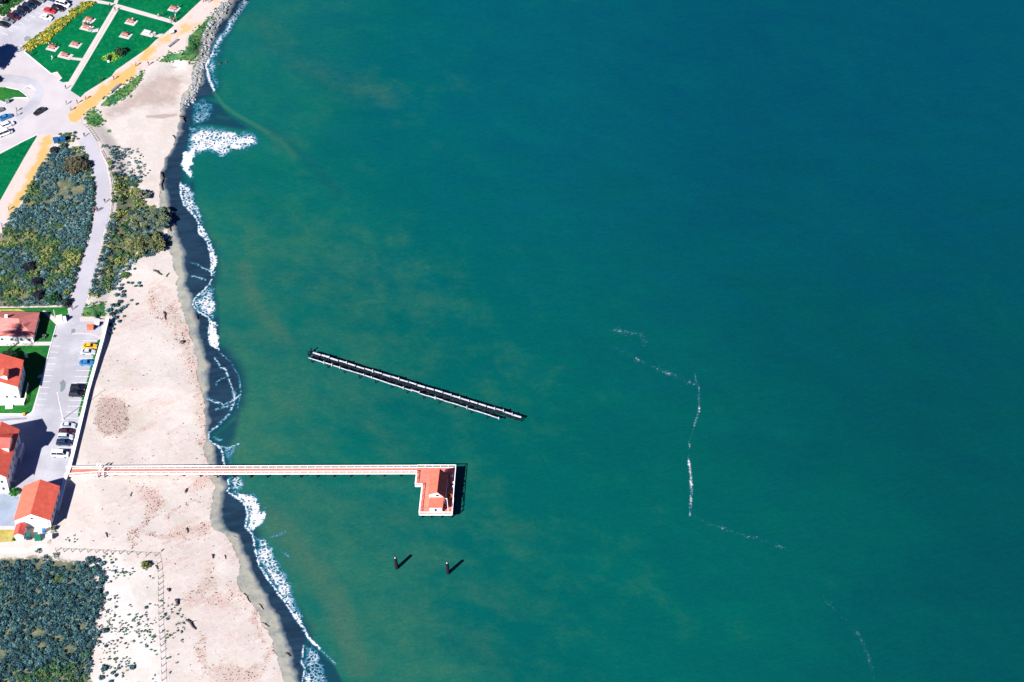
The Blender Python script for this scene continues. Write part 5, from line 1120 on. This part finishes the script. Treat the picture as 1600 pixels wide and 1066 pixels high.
# ------------------------------------------------------------------ picnic tables and benches
wood = {}
def pt_mesh():
    if wood: return wood
    m = MB()
    for k in range(4): m.box((0, -0.33+0.22*k, 0.75), (2.4, 0.20, 0.06))
    wood['tabletop'] = m.mesh('tabletop')
    m = MB(); m.box((0, 0, 0.45), (2.4, 0.34, 0.06)); wood['bench_seat'] = m.mesh('bench_seat')
    m = MB(); m.bar((0,-0.3,0.72), (0,-0.75,0.0), 0.1, 0.12); m.bar((0,0.3,0.72), (0,0.75,0.0), 0.1, 0.12); m.bar((0,-0.9,0.41), (0,0.9,0.41), 0.1, 0.1); wood['frame'] = m.mesh('frame'); return wood
def picnic(px, py, label, pdir=(1,.26), padw=3.9, padd=3.0, mat='wood_red', cloth=None):
    p = P(px, py, ZU); e = P(px+10*pdir[0], py+10*pdir[1], ZU)-p; rz = math.atan2(e.y, e.x)
    m = MB(); m.box((0,0,0), (padw, padd, 0.10)); tag(m.build('pavement', M['path'], loc=(p.x, p.y, ZU+0.08), rz=rz), kind='structure')
    o = empty('picnic_table', (p.x-0.2, p.y+0.15, ZU+0.13), rz); w_ = pt_mesh()
    link('tabletop', w_['tabletop'], o, mat=M[mat])
    for s in (-1, 1): link('bench_seat', w_['bench_seat'], o, (0, s*0.78, 0), mat=M[mat])
    for s in (-1, 1): link('frame', w_['frame'], o, (s*0.8, 0, 0), mat=M['metal_grey'])
    return tag(o, label, 'picnic table')
picnic(139.5, 32, 'red wood picnic table nearest the top of the left lawn')
picnic(136, 44, 'picnic table crowded with people by the walkway', padw=4.6)
picnic(82, 75.5, 'picnic table with people nearest the yellow hedge')
picnic(118, 70.5, 'red wood picnic table alone in the middle of the left lawn')
picnic(102, 87.5, 'red wood picnic table nearest the plaza at the end of a short path', padw=5.0)
picnic(205, 35, 'red wood picnic table in the upper middle of the right lawn')
picnic(196.5, 56, 'red wood picnic table beside the walkway on the right lawn')
picnic(231.5, 52.5, 'pale topped picnic table near the sandy trail', mat='concrete_white', padw=4.6)
picnic(272, 14.5, 'red wood picnic table on the top lawn beside the trail')
sheet('path', [(145,47),(154,44.5),(153,50),(143,51)], ZU+0.07, M['path']); sheet('path', [(110,89.5),(130,91.5),(127,95.5),(108,93)], ZU+0.07, M['path']); sheet('path', [(238,54),(256,53),(250,59),(236,57)], ZU+0.07, M['path'])
def bench(a, b, label):
    p, q = P(*a, ZU), P(*b, ZU); c_ = (p+q)/2; d = q-p; L = d.length; o = empty('bench', (c_.x, c_.y, ZU+0.045), math.atan2(d.y, d.x)); m = MB()
    for k in range(4): m.box((0, -0.3+0.2*k, 0.46), (L, 0.17, 0.08))
    m.build('seat', M['metal_grey'], o)
    for s in (-0.42, 0, 0.42): m = MB(); m.box((s*L, 0, 0.21), (0.4, 0.6, 0.42)); m.build('leg', M['concrete_white'], o)
    return tag(o, label, 'bench')
bench((263,75), (278,63), 'long grey slatted bench in the wide bay of the sandy trail'); bench((173,145), (188,132.5), 'long grey slatted bench on the ochre stretch of the sandy trail')

# ------------------------------------------------------------------ cars
def loft(secs):
    """secs: (x, halfwidth_bottom, halfwidth_top, z0, z1)"""
    m = MB(); n = 8
    for x, wb, wt, z0, z1 in secs:
        c = 0.10*(z1-z0)+0.02
        m.v += [(x,-wb+0.06,z0),(x,wb-0.06,z0),(x,wb,z0+c),(x,(wb+wt)/2+0.02,(z0+z1)/2),(x,wt-0.05,z1),(x,-wt+0.05,z1),(x,-(wb+wt)/2-0.02,(z0+z1)/2),(x,-wb,z0+c)]
    for i in range(len(secs)-1):
        for k in range(n): m.f.append((i*n+k, i*n+(k+1) % n, (i+1)*n+(k+1) % n, (i+1)*n+k))
    m.f.append(tuple(range(n))); m.f.append(tuple(range((len(secs)-1)*n, len(secs)*n))[::-1]); return m
CM = {}
def car_meshes(kind):
    if kind in CM: return CM[kind]
    if kind == 'sedan': Lh, hb, hr, c0, c1, r0, r1 = 2.3, 0.92, 1.43, -1.75, 1.05, -1.05, 0.25
    elif kind == 'suv': Lh, hb, hr, c0, c1, r0, r1 = 2.35, 1.05, 1.75, -2.2, 1.15, -1.95, 0.45
    else: Lh, hb, hr, c0, c1, r0, r1 = 2.6, 1.10, 2.1, -2.5, 1.7, -2.4, 1.0
    d = {}
    d['body'] = loft([(-Lh,0.72,0.66,0.42,hb-0.18),(-Lh+0.18,0.88,0.80,0.28,hb-0.03),(-Lh+0.8,0.91,0.86,0.24,hb),(0,0.91,0.87,0.24,hb),(1.1,0.91,0.85,0.24,hb-0.02),(Lh-0.45,0.89,0.78,0.26,hb-0.14),(Lh-0.1,0.82,0.68,0.32,hb-0.26),(Lh,0.66,0.58,0.42,hb-0.36)]).mesh('body', False)
    d['windows'] = MB().hull8([(c0,-0.80,hb-0.06),(c1,-0.80,hb-0.06),(c1,0.80,hb-0.06),(c0,0.80,hb-0.06),(r0,-0.66,hr-0.05),(r1,-0.66,hr-0.05),(r1,0.66,hr-0.05),(r0,0.66,hr-0.05)]).mesh('windows')
    m = MB(); m.hull8([(r0-0.04,-0.68,hr-0.06),(r1+0.04,-0.68,hr-0.06),(r1+0.04,0.68,hr-0.06),(r0-0.04,0.68,hr-0.06),(r0+0.08,-0.6,hr),(r1-0.08,-0.6,hr),(r1-0.08,0.6,hr),(r0+0.08,0.6,hr)])
    for s in (-1, 1):
        m.bar((r1,s*0.67,hr-0.06),(c1,s*0.81,hb-0.03),0.07,0.07); m.bar((r0,s*0.67,hr-0.06),(c0,s*0.81,hb-0.03),0.09,0.07); x = (r0+r1)/2-0.1; m.bar((x,s*0.675,hr-0.06),(x,s*0.81,hb-0.05),0.05,0.08)
        m.box((c1-0.35,s*0.97,hb+0.02),(0.14,0.2,0.13))
    d['roof'] = m.mesh('roof')
    m = MB(); m.tube([(0,-0.11,0),(0,0.11,0)], 0.33, 14); d['wheel'] = m.mesh('wheel'); m = MB(); m.tube([(0,-0.125,0),(0,0.125,0)], 0.19, 10); d['rim'] = m.mesh('rim')
    m = MB(); m.box((0,0,0),(0.14,0.36,0.13)); d['headlight'] = m.mesh('headlight'); m = MB(); m.box((0,0,0),(0.10,0.30,0.15)); d['tail_light'] = m.mesh('tail_light')
    d['dims'] = (Lh, hb); CM[kind] = d; return d
def car(px, py, pdir, kind, col, label, group, z=ZU+0.04):
    p = P(px, py, z); e = P(px+10*pdir[0], py+10*pdir[1], z)-p; d = car_meshes(kind); Lh, hb = d['dims']
    o = empty('car', p, math.atan2(e.y, e.x)); pm = M['car_'+col]
    link('body', d['body'], o, mat=pm); link('windows', d['windows'], o, mat=M['glass']); link('roof', d['roof'], o, mat=pm)
    for sx in (-1, 1):
        for sy in (-1, 1):
            wl = link('wheel', d['wheel'], o, (sx*Lh*0.60, sy*0.80, 0.33), mat=M['tyre']); link('rim', d['rim'], wl, mat=M['metal_grey'])
    for s in (-1, 1):
        link('headlight', d['headlight'], o, (Lh-0.12, s*0.55, hb-0.36), mat=M['lamp_clear']); link('tail_light', d['tail_light'], o, (-Lh+0.08, s*0.55, hb-0.30), mat=M['lamp_red'])
    return tag(o, label, 'car', group)
g = 'cars parked along the seawall'; R_ = (1, 0.03)
car(141, 543, R_, 'sedan', 'yellow', 'yellow car parked against the seawall', g); car(138.5, 552, R_, 'sedan', 'silver', 'silver car parked next to the yellow car', g)
car(136, 569, R_, 'sedan', 'blue', 'blue car with a gap on both sides by the seawall', g)
car(122, 608.5, R_, 'suv', 'black', 'black car farther from the flagpole of the close pair midway along the seawall', g); car(120, 618, R_, 'suv', 'black', 'black car nearer the flagpole of the close pair midway along the seawall', g)
car(107, 667, R_, 'sedan', 'silver', 'silver blue car parked just below the flagpole', g); car(104, 676, R_, 'sedan', 'maroon', 'dark maroon car between two pale cars by the seawall', g)
car(103, 685, R_, 'suv', 'silver', 'pale suv between the maroon car and the navy car', g); car(100.5, 694, R_, 'suv', 'navy', 'navy suv below the pale suv by the seawall', g); car(94.5, 712, R_, 'van', 'white', 'white van parked last in the row nearest the pier entrance', g)
g = 'cars parked in the upper car park'; D1 = (1, 0.30)
for k, (x, y, c, t, l) in enumerate(((5,40,'black','sedan','black car lowest in the diagonal row by the hedge'),(13,34,'grey','sedan','grey car second from the low end of the diagonal row by the hedge'),(21,28.5,'maroon','suv','maroon suv in the diagonal row by the hedge'),(29,23,'navy','sedan','navy car between the maroon suv and the black suv by the hedge'),(37,17.5,'black','suv','black suv in the middle of the diagonal row by the hedge'),(45,12,'navy','suv','navy suv in the diagonal row just above the black suv'),(53,6.5,'black','sedan','black sedan high in the diagonal row by the hedge'),(61,1,'grey','suv','grey suv at the top end of the diagonal row by the hedge'))):
    car(x, y, D1, t, c, l, g)
car(73, 29, D1, 'sedan', 'white', 'white car lowest of the short row by the yellow hedge', g); car(78, 18.5, D1, 'sedan', 'red', 'red car in the short row by the yellow hedge', g); car(91, 15, D1, 'suv', 'black', 'black suv beside the red car by the yellow hedge', g); car(99, 8.5, D1, 'van', 'white', 'white van in the short row by the yellow hedge', g); car(79, 0, D1, 'sedan', 'navy', 'navy car at the top edge of the upper car park', g)
D2 = (1, -0.38); car(9, 185, D2, 'sedan', 'blue', 'bright blue car parked beside the road loop', g); car(12, 197, D2, 'suv', 'white', 'white suv parked below the bright blue car', g); car(8, 210, D2, 'van', 'white', 'white van parked lowest beside the road loop', g); car(-4, 175, D2, 'sedan', 'grey', 'grey car half out of view beside the road loop', g)
car(62, 176, (-1, 0.58), 'sedan', 'black', 'black car driving out across the plaza', None)

# ------------------------------------------------------------------ people
def person_mesh(pose, key, shirt, legs, hair):
    me = bpy.data.meshes.new('person'); s = 0.32 if pose == 'walk' else 0.0
    V = [(0,0,0.98),(0,0,1.22),(0,0,1.42),(0,0,1.50),(0.02,0,1.60),(0.02,0,1.72), (0,0.10,0.93),(s*0.5,0.11,0.50),(s*0.7,0.11,0.08),(s*0.7+0.16,0.12,0.04), (0,-0.10,0.93),(-s*0.3,-0.11,0.50),(-s*1.0,-0.11,0.10),(-s*1.0+0.16,-0.12,0.05), (0,0.19,1.40),(-s*0.5,0.25,1.13),(-s*0.5+0.10,0.25,0.90),(-s*0.5+0.14,0.25,0.80), (0,-0.19,1.40),(s*0.5,-0.25,1.13),(s*0.6+0.10,-0.25,0.92),(s*0.6+0.14,-0.25,0.82)]
    E = [(0,1),(1,2),(2,3),(3,4),(4,5),(0,6),(6,7),(7,8),(8,9),(0,10),(10,11),(11,12),(12,13),(2,14),(14,15),(15,16),(16,17),(2,18),(18,19),(19,20),(20,21)]
    R = [.15,.14,.15,.06,.10,.085, .095,.07,.05,.045, .095,.07,.05,.045, .065,.048,.038,.035, .065,.048,.038,.035]
    me.from_pydata(V, E, []); o = bpy.data.objects.new('tmp', me); COL.objects.link(o)
    md = o.modifiers.new('skin', 'SKIN')
    for i, sv in enumerate(me.skin_vertices[0].data): sv.radius = (R[i], R[i]*1.05); sv.use_root = (i == 0)
    o.modifiers.new('sub', 'SUBSURF').levels = 1
    dg = bpy.context.evaluated_depsgraph_get(); dg.update(); nm = bpy.data.meshes.new_from_object(o.evaluated_get(dg)); bpy.data.objects.remove(o)
    nm.materials.clear()
    for m_ in (M['skin'], shirt, legs, hair): nm.materials.append(m_)
    for p in nm.polygons:
        c_ = p.center
        if c_.z > 1.66 or (c_.z > 1.54 and c_.x < -0.02): p.material_index = 3
        elif c_.z > 1.47 or (abs(c_.y) > 0.2 and c_.z < 1.12): p.material_index = 0
        elif c_.z > 0.95: p.material_index = 1
        else: p.material_index = 2
        p.use_smooth = True
    nm.name = 'person'; return nm
cl = {k: plain(k+'_cloth', c, 0.9, 0.1) for k, c in dict(red=(0.42,0.05,0.05), white=(0.7,0.7,0.7), navy=(0.02,0.03,0.08), black=(0.015,0.015,0.02), blue=(0.05,0.18,0.42), grey=(0.2,0.2,0.22), teal=(0.02,0.22,0.25), pink=(0.55,0.2,0.22), yellow=(0.5,0.35,0.05)).items()}
PM = {}
def person(px, py, shirt, legs, ang, label, pose='walk', z=ZU+0.06, group=None):
    k = (pose, shirt, legs)
    if k not in PM: PM[k] = person_mesh(pose, k, cl[shirt], cl[legs], M['hair'])
    p = P(px, py, z); o = bpy.data.objects.new('person', PM[k]); COL.objects.link(o); o.location = p; o.rotation_euler = (0, 0, ang); o.scale = (1.08,)*3
    return tag(o, label, 'person', group)
for a in ((178,124.5,'navy','black',0.7,'person in navy walking the trail above the long bench'),(103,139,'black','navy',2.2,'person in black walking at the foot of the paved walkway'),(104,163.5,'navy','grey',2.8,'person in navy crossing the plaza toward the road loop'),(121,162,'black','black',0.6,'person in black walking where the trail meets the plaza'),(134,155.5,'grey','navy',0.7,'person in grey on the trail beside the lawn corner'),(111,173,'grey','black',0.5,'person in grey beside the ochre sand of the plaza'),
          (26.5,174,'black','navy',3.6,'person in black standing between the road loop and the blue car'),(27,181.5,'grey','grey',0.3,'person in grey beside the parked cars at the road loop'),(132,213.5,'navy','black',-1.2,'person in navy at the top of the curved road'),(14,328.5,'grey','black',-2.2,'person in grey walking down the lower sandy trail'),(3,354,'blue','navy',-2.2,'person in blue low on the sandy trail at the left'),(164,316.5,'black','navy',-1.5,'person in black on the seaward side of the curved road'),(153,330.5,'navy','navy',1.5,'person in navy of the couple on the curved road'),(150.5,330,'red','navy',1.5,'person in red of the couple on the curved road'),
          (113,484,'black','black',-1.7,'person in black where the road enters the house car park'),(232,102,'navy','black',0.7,'person in navy at the sand edge of the trail'),(212.5,103.5,'grey','black',0.7,'person in grey in the middle of the trail'),(248,27,'white','navy',-0.3,'person in white on the crossing path of the lawns'),(254,26,'navy','black',-0.3,'person in navy on the crossing path of the lawns'),(157,127,'black','black',0.8,'person in black at the lawn edge above the trail'),
          (266,32,'pink','blue',0.5,'person in pink at the left of the trailside group'),(268,35.5,'teal','black',0.3,'person in teal in front of the trailside group'),(272,34,'red','navy',1.0,'person in red in the middle of the trailside group'),(274.5,32,'pink','white',2.0,'person in pink and white at the right of the trailside group'),(274,25,'navy','white',1.2,'person in navy behind the trailside group'),(273,22,'blue','black',1.2,'person in blue farthest behind the trailside group'),
          (318,3,'navy','black',0.8,'person in navy leading the walkers at the top of the trail'),(322,2.5,'white','navy',0.8,'person in white among the walkers at the top of the trail'),(326,4,'black','grey',0.8,'person in black last of the walkers at the top of the trail'),
          (131,41,'pink','navy',1.0,'person in pink at the left of the crowded picnic table'),(135,39,'navy','navy',-1.0,'person in navy behind the crowded picnic table'),(139,40,'blue','black',-1.5,'person in blue behind the crowded picnic table'),(142,46.5,'white','blue',1.5,'person in white in front of the crowded picnic table'),(139,48.5,'yellow','navy',1.5,'person in yellow in front of the crowded picnic table'),
          (77,72,'white','navy',-0.5,'person in white by the picnic table nearest the hedge'),(83,73,'red','black',1.0,'person in red by the picnic table nearest the hedge'),(88,74.5,'navy','navy',2.5,'person in navy by the picnic table nearest the hedge'),(50,87,'navy','black',0.5,'person in navy on the grass by the low end of the hedge'),(34,76,'white','black',0.5,'person in white at the low end of the yellow hedge'),(33,80,'blue','navy',0.5,'person in blue at the low end of the yellow hedge'),
          (172,11.5,'black','navy',-2.0,'person in black left of the crossing of the lawn walkways'),(180,17,'navy','black',-2.0,'person in navy right of the crossing of the lawn walkways'),(200,55,'black','navy',2.0,'person in black at the table beside the walkway'),(208,33.5,'white','navy',2.0,'person in white at the upper middle picnic table'),(279,13,'teal','white',2.5,'person in teal at the table on the top lawn'),(82,28+65,'white','white',0.4,'person in white alone low on the left lawn'),(210+30,57.5,'grey','black',0.8,'person in grey beside the pale topped table')):
    person(*a)
